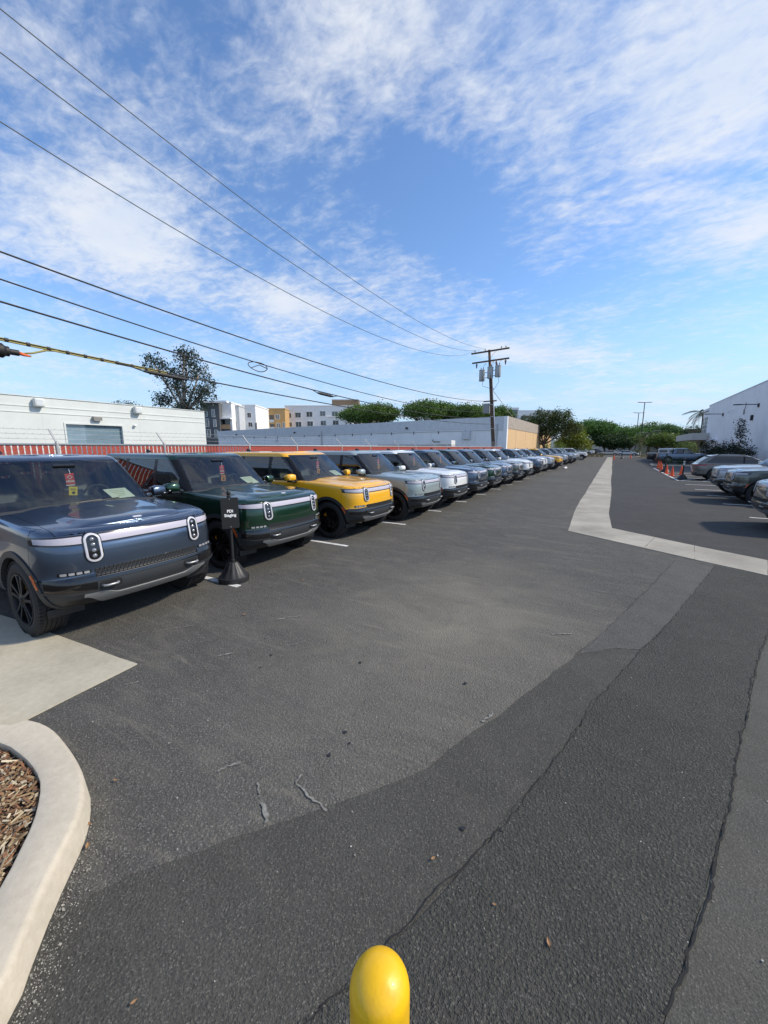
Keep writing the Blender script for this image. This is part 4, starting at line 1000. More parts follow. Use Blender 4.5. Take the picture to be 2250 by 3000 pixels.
# loose grit against the kerb and scattered litter
mb = MB(); cols = []
for k in range(2400):
    jf = rr.triangular(56, 85, 76); j = int(jf); p = Oc[j].lerp(Oc[j + 1], jf - j); w = (Oc[j] - Ic[j]).normalized(); s = rr.uniform(.0015, .0045) * (1 + (rr.random() < .05))
    d = abs(rr.gauss(0, .055)) + .026; mb.box((p.x + w.x * d, p.y + w.y * d, .004 + s * .3), (s, s * rr.uniform(.7, 1.4), s * .7), Matrix.Rotation(rr.uniform(0, 3), 3, 'Z')); q = rr.uniform(.16, .42); cols += [(q, q * .95, q * .82)] * 6
for k in range(520):
    x, y = rr.uniform(-4.4, 1.2), rr.uniform(.6, 7); s = rr.choice([.003, .004, .004, .006]); mb.box((x, y, .008 + s * .3), (s, s * rr.uniform(.6, 1.5), s * .6), Matrix.Rotation(rr.uniform(0, 3), 3, 'Z')); q = rr.uniform(.15, .5); cols += [(q, q * .96, q * .85)] * 6
me = mb.mesh('loose_grit', vcol_mat('grit'), fix=False); tone(me, cols); tag(obj('loose_grit', me), 'pale loose grit strewn over the asphalt by the kerb', 'grit', kind='stuff')
LEAF_DRY = mat('dry leaf', (.30, .17, .08), .8)
for i, (x, y, s, a) in enumerate([(188, 1787, .055, .6), (936, 1860, .03, 1.), (1185, 2043, .035, 2), (250, 1690, .03, .4), (655, 1255, .05, .3), (190, 1833, .04, 2.6), (528, 1330, .05, .9), (1068, 1960, .02, .4), (290, 2172, .025, 1.2)]):
    c = gd(x, y); mb = MB(); n = 8
    vs = [(s * (k / n - .5), s * .22 * math.sin(math.pi * k / n) * sg, .006 + .25 * s * (abs(sg) * .4 + (k / n - .5) ** 2)) for k in range(n + 1) for sg in (-1, 0, 1)]
    o = mb.add(vs, [(k * 3 + j, k * 3 + j + 1, k * 3 + 4 + j, k * 3 + 3 + j) for k in range(n) for j in (0, 1)]).build('dry_leaf', LEAF_DRY, loc=(c.x, c.y, .01), rot=(0, 0, a))
    tag(o, ['curled dry brown leaf lying beside the kerb', 'tiny orange dry leaf right of centre on the dark asphalt', 'pale dry leaf on the coarse asphalt right of the yellow bollard', 'small brown leaf on the kerb side of the asphalt', 'dry leaf on the asphalt in front of the green SUV', 'small twig-like dry leaf on the asphalt below the curled one', 'dry leaf on the asphalt between the sign and the pad', 'tiny dry leaf by the long asphalt joint', 'small pale leaf at the bottom left of the asphalt'][i], 'leaf', 'fallen dry leaves')
# yellow bollard right under the camera
c = at_depth(*D(820, 2090), .71)
YB = mat('chipped yellow paint', (.80, .46, .004), .42, 0, .25, bump=(14, .55, .006))
nt = YB.node_tree; b = nt.nodes['Principled BSDF']; n1 = nt.nodes.new('ShaderNodeTexNoise'); n1.inputs['Scale'].default_value = 16; n1.inputs['Detail'].default_value = 8; n1.inputs['Roughness'].default_value = .7
tc_ = nt.nodes.new('ShaderNodeTexCoord'); nt.links.new(tc_.outputs['Object'], n1.inputs['Vector']); r1 = nt.nodes.new('ShaderNodeValToRGB'); e = r1.color_ramp.elements
e[0].position = .34; e[0].color = (.76, .41, .004, 1); e[1].position = .47; e[1].color = (.82, .47, .004, 1); nt.links.new(n1.outputs['Fac'], r1.inputs[0]); nt.links.new(r1.outputs[0], b.inputs['Base Color'])
BR = .071; BH = c.z
prof = [(BR + .004, .0), (BR, .012), (BR, BH - BR * .92)] + [(BR * math.cos(a), BH - BR * .92 + BR * .92 * math.sin(a)) for a in [math.pi / 2 * k / 12 for k in range(1, 13)]]
bo = MB().lathe(prof, 48).build('bollard', YB, smooth=True, loc=(c.x, c.y, 0)); tag(bo, 'yellow painted round-topped bollard at the bottom of the view', 'bollard')
# ---------------------------------------------------------------- fence
FX, FH = -10.2, 2.11
GALV = mat('galvanised steel', (.42, .42, .41), .5, .35, noise=(8, .2)); RUST = mat('rusty steel', (.16, .09, .055), .8, .2, noise=(20, .4))
SLAT = mat('red privacy slat', (.36, .055, .035), .6, noise=(6, .25)); WIRE = mat('chain link wire', (.50, .42, .38), .5, .5)
fence = thing('chain_link_fence', 'tall chain link fence with red slats and barbed wire behind the parked SUVs', 'fence', (FX, 0, 0))
posts = [.55, 3.66, 5.96, 8.75, 10.96, 13.75, 16.07, 18.93, 21.16, 24.04, 26.31, 29.24, 31.4, 34.33, 36.69, 39.4, 42.1]
pm = MB().lathe([(.034, 0), (.034, FH + .02), (.038, FH + .02), (.030, FH + .06), (0, FH + .07)], 10).mesh('post', GALV, ang=40)
am = MB().bar((0, 0, FH + .03), (-.30, 0, FH + .33), .032, .02).mesh('barb_arm', GALV)
for y in posts:
    p = obj('post', pm, None, fence, (0, y, 0)); obj('barb_arm', am, RUST if y in (3.66,) else None, p)
MB().tube([(0, y, FH) for y in (.55, 42.1)], .024, 8).build('top_rail', GALV, fence, True)
for k in range(3):
    q = .10 + .10 * k; mb = MB()
    mb.tube([(-q, y, FH + .03 + q - .015 * math.sin(math.pi * ((y * .43) % 1))) for y in [.55 + .5 * i for i in range(84)]], .0035, 4)
    for i in range(300):
        y = .6 + .137 * i; mb.bar((-q - .012, y, FH + .015 + q), (-q + .012, y + .01, FH + .04 + q), .003)
    mb.build('barbed_wire', GALV, fence)
mb = MB(); x_ = -.10
while x_ > -9.8: mb.box((x_, .55, FH / 2 + .02), (.086, .008, FH - .06)); x_ -= .098
o = mb.build('return_slats', SLAT, fence, fix=False); o['kind'] = 'stuff'
MB().tube([(0, .55, FH), (-9.8, .55, FH)], .024, 8).build('top_rail', GALV, fence, True)
for x_ in (-2.45, -4.9, -7.35, -9.8): obj('post', pm, None, fence, (x_, .55, 0))
sp = .098; k = 0; y = .62; rr = random.Random(9)
sm = MB().box((0, 0, FH / 2 + .02), (.008, .074, FH - .06)).mesh('slat', SLAT)
sm2 = MB().box((0, 0, FH / 2 + .02), (.008, .094, FH - .06)).mesh('slat', SLAT)
while y < 24.0:
    obj('slat', sm if y < 8.6 else sm2, None, fence, (.0, y, rr.uniform(-.012, .012))); y += sp
mb = MB()
while y < 42: mb.box((0, y, FH / 2 + .02 + rr.uniform(-.01, .01)), (.008, .094, FH - .06)); y += sp
o = mb.build('slats_beyond', SLAT, fence, fix=False); o['kind'] = 'stuff'
mb = MB()
for s in (1, -1):
    y = .6 if s > 0 else 2.2
    while y < 42:
        z0 = .05; dy = (FH - z0) * .75; mb.add([(.012 * s - .0022, y, z0), (.012 * s + .0022, y, z0), (.012 * s, y + .0045, z0), (.012 * s - .0022, y + s * dy, FH), (.012 * s + .0022, y + s * dy, FH), (.012 * s, y + s * dy + .0045, FH)], [(0, 1, 4, 3), (1, 2, 5, 4), (2, 0, 3, 5)])
        y += .085
o = mb.build('chain_link_mesh', WIRE, fence, fix=False); o['kind'] = 'stuff'
# ---------------------------------------------------------------- buildings
def stucco(name, col, amt=.06, sc_=.6, streak=0):
    m = mat(name, col, .85, noise=(sc_, amt), bump=(25, .25, .01)); return m
W_WALL = stucco('white stucco', (.62, .65, .62)); W_BLUE = stucco('white tilt-up wall', (.84, .85, .87)); G_WALL = stucco('grey painted wall', (.80, .82, .83), .05)
G_FAS = stucco('grey fascia', (.60, .63, .65), .10, 2.); TAN = stucco('tan wall', (.62, .42, .22)); TANG = stucco('weathered grey band', (.35, .30, .25), .2, 1.5)
AP_W = stucco('apartment white', (.80, .79, .77)); AP_G = stucco('apartment charcoal', (.11, .115, .12)); AP_L = stucco('apartment light grey', (.50, .52, .54)); AP_T = stucco('apartment ochre', (.50, .31, .13)); AP_B = stucco('apartment brown', (.22, .15, .09))
WOOD = mat('balcony timber', (.42, .25, .13), .7, noise=(4, .25)); GLASSW = mat('window glass', (.05, .06, .07), .06, 0, 1, spec=.8); FRAME = mat('white window frame', (.7, .7, .69), .5); DARKW = mat('dark window glass', (.012, .014, .016), .08, 0, .8)
DOORB = mat('blue grey roller slats', (.21, .31, .37), .5, .1, noise=(3, .08)); ROOFING = mat('flat roof felt', (.22, .22, .21), .9)
PIPE = mat('painted pipe', (.45, .47, .48), .5); DKMET = mat('dark bronze metal', (.025, .025, .028), .45, .3)
# white unit with roller door, across the fence on the left
BX, BT = -32., 5.22
b = thing('white_warehouse', 'long white low building with a blue roller door behind the fence', 'building', (BX, 0, 0))
def yb(px, py): p = on_x(px, py, BX); return p.y, p.z
d0, d1, dt = 12.1, 15.62, 3.62
w = MB(); y0, y1 = -25, 22.6; T = .3
w.bbox((-T, y0, 0), (0, d0, BT)); w.bbox((-T, d1, 0), (0, y1, BT)); w.bbox((-T, d0, dt), (0, d1, BT))
w.build('wall', W_WALL, b)
w = MB(); w.bbox((-22, y1 - .3, 0), (-T - .002, y1, BT)); w.build('end_wall', W_WALL, b)
MB().bbox((-22, y0, BT - .5), (-T - .004, y1 - .304, BT - .45)).build('roof', ROOFING, b)
for z in (BT - .62, BT - 1.0): MB().bbox((0, y0, z), (.03, y1, z + .07)).build('reveal', W_WALL, b, bevel=.01)
MB().bbox((-T, y0, BT + .002), (.05, y1, BT + .05)).build('coping', W_WALL, b)
mb = MB(); z = .02; k = 0
vs = []; fs = []
while z < dt: vs += [(-.20, d0, z), (-.20, d1, z), (-.17, d0, z + .035), (-.17, d1, z + .035), (-.20, d0, z + .07), (-.20, d1, z + .07)]; z += .078
for i in range(0, len(vs), 6): fs += [(i, i + 1, i + 3, i + 2), (i + 2, i + 3, i + 5, i + 4)]
ii = MB().add(vs, fs).build('roller_door', DOORB, b, fix=False)
fr = MB(); fr.bbox((.002, d0 - .10, 0), (.04, d0, dt + .1)); fr.bbox((.002, d1, 0), (.04, d1 + .10, dt + .1)); fr.bbox((.002, d0, dt), (.04, d1, dt + .1)); fr.build('frame', W_WALL, ii)
for y in (10.75, 16.75):
    m_ = MB().bbox((.032, y - .26, BT - .62), (.42, y + .26, BT - .08)).build('roof_scupper', W_WALL, b, bevel=.09); m_.data.shade_smooth(); MB().bbox((.422, y - .16, BT - .50), (.428, y + .16, BT - .20)).build('opening', G_FAS, m_)
for y in (3.2, 10.9, 16.9, ): MB().bbox((-.0, y - .012, 0), (.006, y + .012, BT - 1.02)).build('panel_joint', G_FAS, b)
l = MB().bbox((.0, 13.7, 3.95), (.28, 14.25, 4.2)).build('wall_light', mat('bronze lamp housing', (.22, .21, .19), .5), b, bevel=.03); MB().bbox((.06, 13.74, 3.93), (.27, 14.21, 3.952)).build('lens', M['ring'], l)
MB().lathe([(0, .12), (.06, .11), (.10, .05), (.10, -.05)], 12, 'z', Matrix.Translation((.12, 16.5, 3.7)) @ Matrix.Rotation(R(90), 4, 'Y')).build('camera_dome', M['white'], b, True)
# grey warehouse with tan end wall
C0 = on_x(1200 + 868 / 3.016, 980 + 720 / 3.016, -12.2); WT = C0.z; dirw = Vector((-.988, .156, 0)).normalized()
b = thing('grey_warehouse', 'long grey flat-roofed warehouse with a tan end wall beyond the fence', 'building', (C0.x, C0.y, 0))
Rw = Matrix(((dirw.x, -dirw.y, 0), (dirw.y, dirw.x, 0), (0, 0, 1))).to_4x4()       # local x runs along the grey wall, away to the left; local -y... faces the lot
def wb(name, a, c, m_, par=b, bevel=0):
    me = MB().bbox(a, c).mesh(name, m_, bevel=bevel); me.transform(Rw); me.update(); return obj(name, me, None, par)
fz = WT - 1.55
# facing the lot is the side with +y local rotated by dirw: outward normal is (dirw.y, -dirw.x) = towards -Y
sgn = 1 if (Rw @ Vector((0, 1, 0))).y < 0 else -1
Lw = 75; nW = 10
wb('wall', (0, -.3 * sgn, 0), (Lw, 0, fz), G_WALL)
wb('wall_fascia', (0, -.3 * sgn, fz + .002), (Lw, .06 * sgn, WT), G_FAS)
for k in range(nW): wb('panel_joint', (4.5 + 7.2 * k, 0, 0), (4.56 + 7.2 * k, .012 * sgn, fz - .1), G_FAS)
for k in range(18): wb('rib', (1.1 + 4.1 * k, .06 * sgn, fz + .03), (1.16 + 4.1 * k, .085 * sgn, WT - .05), G_FAS)
wb('conduit', (0, .02 * sgn, fz - .22), (Lw, .09 * sgn, fz - .15), PIPE)
for k in range(17): wb('pipe_bracket', (1.6 + 4.4 * k, .0, fz - .5), (1.68 + 4.4 * k, .10 * sgn, fz - .1), DKMET)
for x in (1.3, 36.): wb('downspout', (x, .02 * sgn, 0), (x + .22, .2 * sgn, fz + .6), PIPE)
wb('utility_box', (5.2, .02 * sgn, fz - 1.35), (6.4, .4 * sgn, fz - .25), G_FAS, bevel=.02); wb('meter_box', (50, .02 * sgn, fz - 1.3), (50.7, .2 * sgn, fz - .5), G_FAS)
cd = MB(); cd.tube([Rw @ Vector((8.6, .15 * sgn, 1.6)), Rw @ Vector((8.6, .15 * sgn, fz - 1.7)), Rw @ Vector((11.3, .15 * sgn, fz - 1.65)), Rw @ Vector((11.3, .15 * sgn, fz - 1.35))], .06, 8); cd.build('vent_pipe', DKMET, b)
qd = dirw * Lw; MB().prism([(-.31, .34), (-.31, 42), (qd.x, qd.y + 42), (qd.x, qd.y + .34)], WT - .4, WT - .3).build('roof', ROOFING, b)
for x in (16., 44., 66): wb('wall_lamp', (x, .06 * sgn, fz + .35), (x + .3, .3 * sgn, fz + .62), DKMET)
# tan wall runs along +Y from the corner
te = MB().bbox((-.3, .33, 0), (0, 42, fz)); te.build('end_wall', TAN, b); MB().bbox((-.3, .33, fz + .002), (.05, 42, WT)).build('end_fascia', TANG, b)
for k in range(5): MB().bbox((0, 5.5 + 7 * k, 0), (.012, 5.56 + 7 * k, fz - .02)).build('end_joint', TANG, b)
wb('corner_post', (-.02, -.02 * sgn, 0), (.45, .10 * sgn, WT - .02), G_WALL)
# white unit on the ground by the pole
bo = thing('storage_container', 'pale ribbed storage container beyond the fence near the utility pole', 'container', (-17.5, 46.5, 0), R(8))
MB().bbox((-10, 0, 0), (0, 2.2, 2.45)).build('box', mat('container cream', (.50, .49, .46), .7, noise=(2, .1)), bo)
for k in range(40): MB().bbox((-9.9 + .25 * k, -.03, .1), (-9.78 + .25 * k, 0, 2.35)).build('rib', GALV, bo)
MB().bbox((-1.4, -.06, 2.45), (0, 2.2, 2.95)).build('roof_unit', M['white'], bo)

# apartment blocks far behind: facade built in a local frame (u to the right, z up), depth in metres from the camera
def block(name, label, pxl, pxr, pytop, depth, wall, wins, ang=0., back=16, side_mat=None, extra=None, frame=FRAME, cap=None):
    """wins: list of (u0, u1, z0, z1, kind) in photo pixels of the full image: (x0, x1, y0, y1)"""
    a = at_depth(pxl, pytop, depth); c = at_depth(pxr, pytop, depth); u = Vector((math.cos(YAW), math.sin(YAW), 0)); n = Vector((math.sin(YAW), -math.cos(YAW), 0))   # n faces the camera
    b = thing(name, label, 'apartment block', (a.x, a.y, 0), YAW + ang); h = a.z; w_ = (c - a).dot(u) / math.cos(ang)
    def U(px): return (at_depth(px, 1250, depth) - a).dot(u) / math.cos(ang)
    def Z(py): return at_depth((pxl + pxr) / 2, py, depth).z
    MB().bbox((0, .0, 0), (w_, back, h)).build('wall', wall, b)
    MB().bbox((-.15, -.15, h + .002), (w_ + .15, back, h + .35)).build('parapet', cap or wall, b)
    for (x0, x1, y0, y1, kd) in wins:
        q0, q1, z1, z0 = U(x0), U(x1), Z(y0), Z(y1); fw = .10
        if kd in ('w', 'd'):
            f = MB()
            f.bbox((q0 - fw, -.10, z0 - fw), (q1 + fw, -.004, z0)); f.bbox((q0 - fw, -.10, z1), (q1 + fw, -.004, z1 + fw)); f.bbox((q0 - fw, -.10, z0), (q0, -.004, z1)); f.bbox((q1, -.10, z0), (q1 + fw, -.004, z1)); f.bbox(((q0 + q1) / 2 - .04, -.09, z0), ((q0 + q1) / 2 + .04, -.004, z1))
            fo = f.build('window', frame, b, fix=False); MB().bbox((q0, -.03, z0), (q1, -.002, z1)).build('pane', GLASSW if kd == 'w' else DARKW, fo)
        elif kd == 'o':                 # recessed loggia
            o_ = MB().bbox((q0, -.02, z0), (q1, -.003, z1)).build('loggia', DARKW, b); MB().bbox((q0, -.12, z0), (q1, -.03, z0 + (z1 - z0) * .38)).build('railing', AP_L, o_)
        elif kd == 'b':                 # projecting balcony with timber front
            o_ = MB().bbox((q0, -1.4, z0 - .25), (q1, -.004, z0)).build('balcony', AP_G, b); MB().bbox((q0, -1.42, z0 + .002), (q1, -1.34, z1)).build('balustrade', WOOD, o_)
            MB().bbox((q0 + .3, -.06, z0 + .01), (q1 - .4, -.005, z1 + 1.5)).build('balcony_door', DARKW, o_)
        elif kd == 'r': MB().bbox((q0, -1.6, z0), (q1, -.004, z1)).build('canopy_slab', AP_W, b)
        elif kd == 'p': MB().bbox((q0, -.35, z0), (q1, -.003, z1)).build('wall_panel', AP_W, b)
        elif kd == 'g': MB().bbox((q0, -.30, z0), (q1, -.003, z1)).build('wall_panel', AP_G, b)
    return b
c7 = lambda x, y: (560 + x / 2.37, 1080 + y / 2.37)
def wl(*rects):
    out = []
    for (x0, x1, y0, y1, kd) in rects: a, b_ = c7(x0, y0), c7(x1, y1); out.append((a[0], b_[0], a[1], b_[1], kd))
    return out
block('charcoal_apartments', 'charcoal apartment block with white roof frame and timber balconies', c7(62, 0)[0], c7(190, 0)[0], c7(0, 238)[1], 112, AP_G, wl((70, 118, 278, 330, 'w'), (152, 170, 284, 334, 'w'), (92, 124, 350, 402, 'w'), (158, 174, 356, 402, 'w'), (92, 130, 424, 472, 'w'), (162, 180, 428, 474, 'w'), (60, 272, 226, 240, 'r')), cap=AP_W)
block('white_bay_apartments', 'white apartment bay with two timber balconies next to the charcoal block', c7(190, 0)[0], c7(276, 0)[0], c7(0, 240)[1], 114, AP_W, wl((196, 212, 292, 326, 'd'), (190, 290, 344, 352, 'r'), (200, 282, 390, 420, 'b'), (200, 286, 456, 486, 'b')))
block('pale_grey_apartments', 'narrow pale grey apartment wing with paired white windows', c7(276, 0)[0], c7(330, 0)[0], c7(0, 262)[1], 117, AP_L, wl((290, 318, 364, 408, 'w'), (294, 324, 430, 478, 'w')))
block('white_apartments', 'white apartment block between the pale grey wing and the ochre block', c7(330, 0)[0], c7(444, 0)[0], c7(0, 258)[1], 122, AP_W, wl((334, 370, 302, 336, 'w'), (396, 420, 308, 338, 'd'), (344, 380, 366, 414, 'w'), (400, 426, 374, 402, 'd'), (444, 456, 376, 420, 'd')))
block('ochre_apartments', 'ochre apartment block with recessed brown loggias', c7(444, 0)[0], c7(650, 0)[0], c7(0, 282)[1], 136, AP_T, wl((460, 484, 320, 350, 'w'), (496, 528, 322, 374, 'o'), (546, 578, 322, 374, 'o'), (588, 616, 320, 350, 'w'), (464, 488, 382, 410, 'w'), (500, 532, 384, 418, 'o'), (548, 580, 384, 418, 'o'), (594, 618, 380, 410, 'w'), (636, 650, 376, 408, 'w')))
wl_ = wl((670, 698, 310, 340, 'w'), (726, 764, 306, 338, 'd'), (804, 844, 300, 334, 'd'), (674, 700, 374, 402, 'w'), (728, 766, 370, 404, 'd'), (808, 846, 366, 398, 'd'), (898, 934, 296, 328, 'w'), (980, 1018, 298, 330, 'w'), (902, 936, 362, 392, 'w'), (986, 1024, 360, 390, 'd'), (1066, 1100, 300, 330, 'w'))
block('long_white_apartments', 'long white apartment block with square windows behind the ficus trees', c7(650, 0)[0], c7(1122, 0)[0], c7(0, 262)[1], 142, AP_W, wl_ + wl((945, 1130, 332, 337, 'p')))
bb = thing('rooftop_plant_room', 'beige box-shaped plant room on the roof of the long white apartments', 'plant room', tuple(at_depth(*c7(978, 262), 150).xy) + (0,), YAW)
z0 = at_depth(*c7(978, 262), 150).z - 1; z1 = at_depth(*c7(978, 218), 150).z; MB().bbox((0, 0, z0), (10, 8, z1)).build('wall', AP_B, bb); MB().bbox((-.1, -.1, z1 + .002), (10.1, 8, z1 + .3)).build('coping', AP_L, bb)
bb = thing('beige_apartments', 'beige flat-roofed apartment end seen over the ficus crowns', 'apartment block', tuple(at_depth(*c7(1122, 262), 160).xy) + (0,), YAW)
MB().bbox((0, 0, 0), (13, 8, at_depth(*c7(1122, 258), 160).z)).build('wall', stucco('apartment beige', (.55, .48, .38)), bb)
c8 = lambda x, y: (1200 + x / 3.016, 980 + y / 3.016)
a8 = at_depth(*c8(745, 645), 150); bb = thing('modern_white_building', 'white modern block with a dark glazed bay behind the tan-walled warehouse', 'building', (a8.x, a8.y, 0), YAW)
w8 = (at_depth(*c8(1300, 645), 150) - a8).length; z8 = a8.z; MB().bbox((0, 0, 0), (w8 * .40, 10, z8)).build('wall', AP_W, bb); MB().bbox((w8 * .16, -.1, z8 - 6), (w8 * .38, -.003, z8 - .8)).build('glazed_bay', GLASSW, bb); MB().bbox((w8 * .40 + .01, 0, 0), (w8, 10, z8 - 1.0)).build('wing', AP_W, bb)
MB().bbox((w8 * .45, -.1, z8 - 4.5), (w8 * .52, -.003, z8 - 3)).build('window', GLASSW, bb)
# white showroom on the right
SX = 13.; S0, S1, S2 = 46., 83.0, 90.5; SH = on_x(1600 + 1220 / 2.552, 1080 + 280 / 2.552, SX).z
b = thing('white_showroom', 'tall white windowless building wall on the right with a glazed corner', 'building', (SX, 0, 0))
MB().bbox((0, S0, 0), (.35, S1, SH)).build('wall', W_BLUE, b); MB().bbox((.352, S0, 0), (30, S0 + .35, SH)).build('end_wall', W_BLUE, b); MB().bbox((.352, S0 + .36, SH - .6), (30, S2, SH - .5)).build('roof', ROOFING, b)
MB().bbox((-.04, S0 - .05, SH + .002), (.4, S1 + .02, SH + .10)).build('coping', M['silver'], b)
gz0, gz1 = 4.55, SH - 1.55
MB().bbox((.5, S1 + .01, gz1), (.9, S2, SH - .05)).build('corner_parapet', W_BLUE, b)
MB().bbox((.52, S1 + .02, 3.6), (.9, S2, gz0)).build('corner_band', W_BLUE, b)
gl = MB().bbox((.60, S1 + .02, gz0), (.68, S2, gz1)).build('corner_window', DARKW, b)
for k in range(6): MB().bbox((.52, S1 + .02 + k * 1.48, gz0 + .002), (.598, S1 + .12 + k * 1.48, gz1 - .002)).build('mullion', FRAME, gl)
for k in range(1, 4): MB().bbox((.53, S1 + .125, gz0 + (gz1 - gz0) * k / 4), (.597, S2, gz0 + (gz1 - gz0) * k / 4 + .09)).build('transom', FRAME, gl)
MB().bbox((.55, S1 + .02, 0), (.7, S2, 3.55)).build('shopfront', DARKW, b)
MB().bbox((-2.2, S1 - 3, 3.25), (.95, S2 + 8, 4.35)).build('entrance_canopy', stucco('canopy cream', (.52, .50, .46)), b)
MB().bbox((-.6, S1 - 9, 3.0), (-.002, S1 - 4.5, 3.18)).build('door_hood', W_BLUE, b)
for y in (S1 + .5, S1 + 3.5): MB().bbox((.35, y, 0), (.54, y + .15, 3.5)).build('shopfront_mullion', FRAME, b)
cz_ = lambda x, y: (2000 + x / 6.636, 1100 + y / 6.636)
for (x0, y0, x1, y1) in ((1250, 555, 1490, 560), (628, 745, 795, 748)):
    p, q = on_x(*cz_(x1, y1), SX), on_x(*cz_(x0, y0), SX)
    l = thing('wall_floodlight', 'dark arm floodlight on the showroom wall, the one nearer the camera' if x0 > 1000 else 'dark arm floodlight on the showroom wall, beside the glazed corner', 'floodlight', (SX, p.y, p.z), 0, 'showroom floodlights')
    MB().bbox((-.12, -.15, -.30), (-.002, .15, .1)).build('bracket', DKMET, l); MB().bar((-.1, 0, 0), (-1.5, 0, .05), .10, .08).build('arm', DKMET, l); MB().box((-1.75, 0, .05), (.7, .34, .10)).build('lamp_head', DKMET, l, bevel=.02)
p = on_x(*cz_(1365, 820), SX); o = MB().bbox((-.22, -.16, -.30), (-.002, .16, .30)).build('wall_box', DKMET, loc=(SX, p.y, p.z), bevel=.06); tag(o, 'small dark rounded box fixed to the white showroom wall', 'wall box')
p = on_x(*cz_(985, 715), SX); s_ = thing('security_camera', 'white dome security camera on the showroom wall', 'camera', (SX, p.y, p.z)); MB().bar((0, 0, .25), (-.5, 0, .15), .08).build('arm', M['white'], s_); MB().lathe([(0, -.22), (.11, -.17), (.15, -.05), (.15, .05), (0, .08)], 14, 'z', Matrix.Translation((-.5, 0, .1))).build('dome', M['white'], s_, True)
p = on_x(*cz_(1240, 560), SX); o = MB().tube([(-.05, 0, .2), (-.05, -.1, -.1), (-.06, .05, -.4), (-.07, .35, -.6), (-.07, .45, -.9), (-.06, .25, -1.15), (-.06, .05, -.95), (-.06, .2, -.6)], .025, 6).build('hanging_cable', DKMET, loc=(SX, p.y, p.z)); tag(o, 'looped dark cable dangling on the showroom wall beside the floodlight', 'cable')
# ---------------------------------------------------------------- utility pole and wires
POLEW = mat('creosoted pole timber', (.11, .065, .042), .85, noise=(7, .45)); CAN = mat('transformer grey', (.40, .42, .42), .45, .1); INS = mat('brown insulator', (.10, .05, .04), .3); CABLE = mat('black cable', (.012, .012, .013), .6); WIREG = mat('weathered conductor', (.09, .10, .10), .55, .4)
base = on_x(*c8(738, 985), -10.9); DP = -base.x * math.sin(YAW) + base.y * math.cos(YAW); top = at_depth(*c8(704, 136), DP)
foot = at_depth(*c8(739, 1005), DP); ax = (top - foot).normalized(); foot = foot - ax * (foot.z / ax.z)
pole = thing('utility_pole', 'tall leaning wooden utility pole with three transformer cans', 'utility pole', foot)
P_ = lambda z: (top - foot) * (z / top.z)                                   # local point on the pole's axis
MB().tube([P_(z) for z in (-.3, 3, 6, 9, top.z)], [.19, .175, .16, .145, .125], 12).build('post', POLEW, pole, True)
right = Vector((math.cos(YAW), math.sin(YAW), 0)); fwd = Vector((-math.sin(YAW), math.cos(YAW), 0))
armdir = (right * .785 - fwd * .62).normalized()
def onpole(px, py): return at_depth(px, py, DP) - foot
za = onpole(*c8(705, 150)).z; zb = onpole(*c8(708, 236)).z
arms = []
for z, hl in ((za, 2.0), (zb, 1.95)):
    c = P_(z) + fwd * -.18; a = MB().bar(c - armdir * hl, c + armdir * hl, .12, .14).build('crossarm', POLEW, pole); arms.append((c, hl, a))
    for s in (1, -1): MB().bar(c + armdir * s * .75 + Vector((0, 0, -.03)), P_(z - .65), .03, .01).build('arm_brace', GALV, a)
for (q, s) in ((-1.6, 0), (-.5, 0), (1.2, 0), (1.65, 0)):
    p = arms[0][0] + armdir * q; MB().lathe([(.02, 0), (.02, .07), (.06, .08), (.065, .12), (.035, .14), (.045, .18), (.02, .22), (0, .225)], 10, 'z', Matrix.Translation(p + Vector((0, 0, .07)))).build('insulator', INS, arms[0][2], True)
for q in (-1.45, .65, 1.6):
    p = arms[1][0] + armdir * q; MB().lathe([(.03, 0), (.03, -.08), (.10, -.10), (.10, -.15), (.04, -.17), (.10, -.20), (.10, -.25), (.04, -.27), (.08, -.32), (.03, -.5), (0, -.5)], 10, 'z', Matrix.Translation(p + Vector((0, 0, -.07)))).build('cutout_fuse', INS, arms[1][2], True)
zt = onpole(*c8(700, 345)).z
for q, dz in ((-.92, -.12), (-.12, .02), (.78, .12)):
    c = P_(zt) + armdir * q - fwd * (.42 if abs(q) < .3 else .12) + Vector((0, 0, dz))
    t = MB().lathe([(0, -.56), (.27, -.56), (.29, -.52), (.29, .46), (.31, .47), (.31, .53), (.20, .58), (0, .60)], 24, 'z', Matrix.Translation(c)).build('transformer_can', CAN, pole, ang=40)
    for s in (-.12, .12): MB().lathe([(.035, .55), (.05, .62), (.035, .66), (.05, .72), (.02, .80), (0, .8)], 8, 'z', Matrix.Translation(c + armdir * s)).build('bushing', INS, t, True)
    MB().bar(c + Vector((0, 0, .2)), P_(zt + .2), .07, .05).build('hanger', GALV, t); MB().bar(c + Vector((0, 0, -.3)), P_(zt - .3), .07, .05).build('hanger', GALV, t)
    MB().tube([c + armdir * .12 + Vector((0, 0, .8)), c + armdir * .4 + Vector((0, 0, 1.2)), P_(zb) + armdir * (q + .5) + Vector((0, 0, -.2))], .015, 5).build('jumper', CABLE, t)
    MB().tube([c + Vector((.1, -.25, -.1)), c + Vector((.2, -.3, -1.1)), P_(zt - 1.7) + armdir * .3 + Vector((0, 0, .1)), P_(zt - 2.0)], .018, 5).build('service_lead', CABLE, t)
zk = onpole(*c8(722, 590)).z
MB().bar(P_(zk) - armdir * .9 - fwd * .2, P_(zk) + armdir * .5 - fwd * .2, .1, .12).build('low_crossarm', POLEW, pole); MB().box(P_(zk - .7) - armdir * .55, (.6, .5, 1.0)).build('equipment_box', mat('grey cabinet', (.28, .29, .29), .6), pole, bevel=.03)
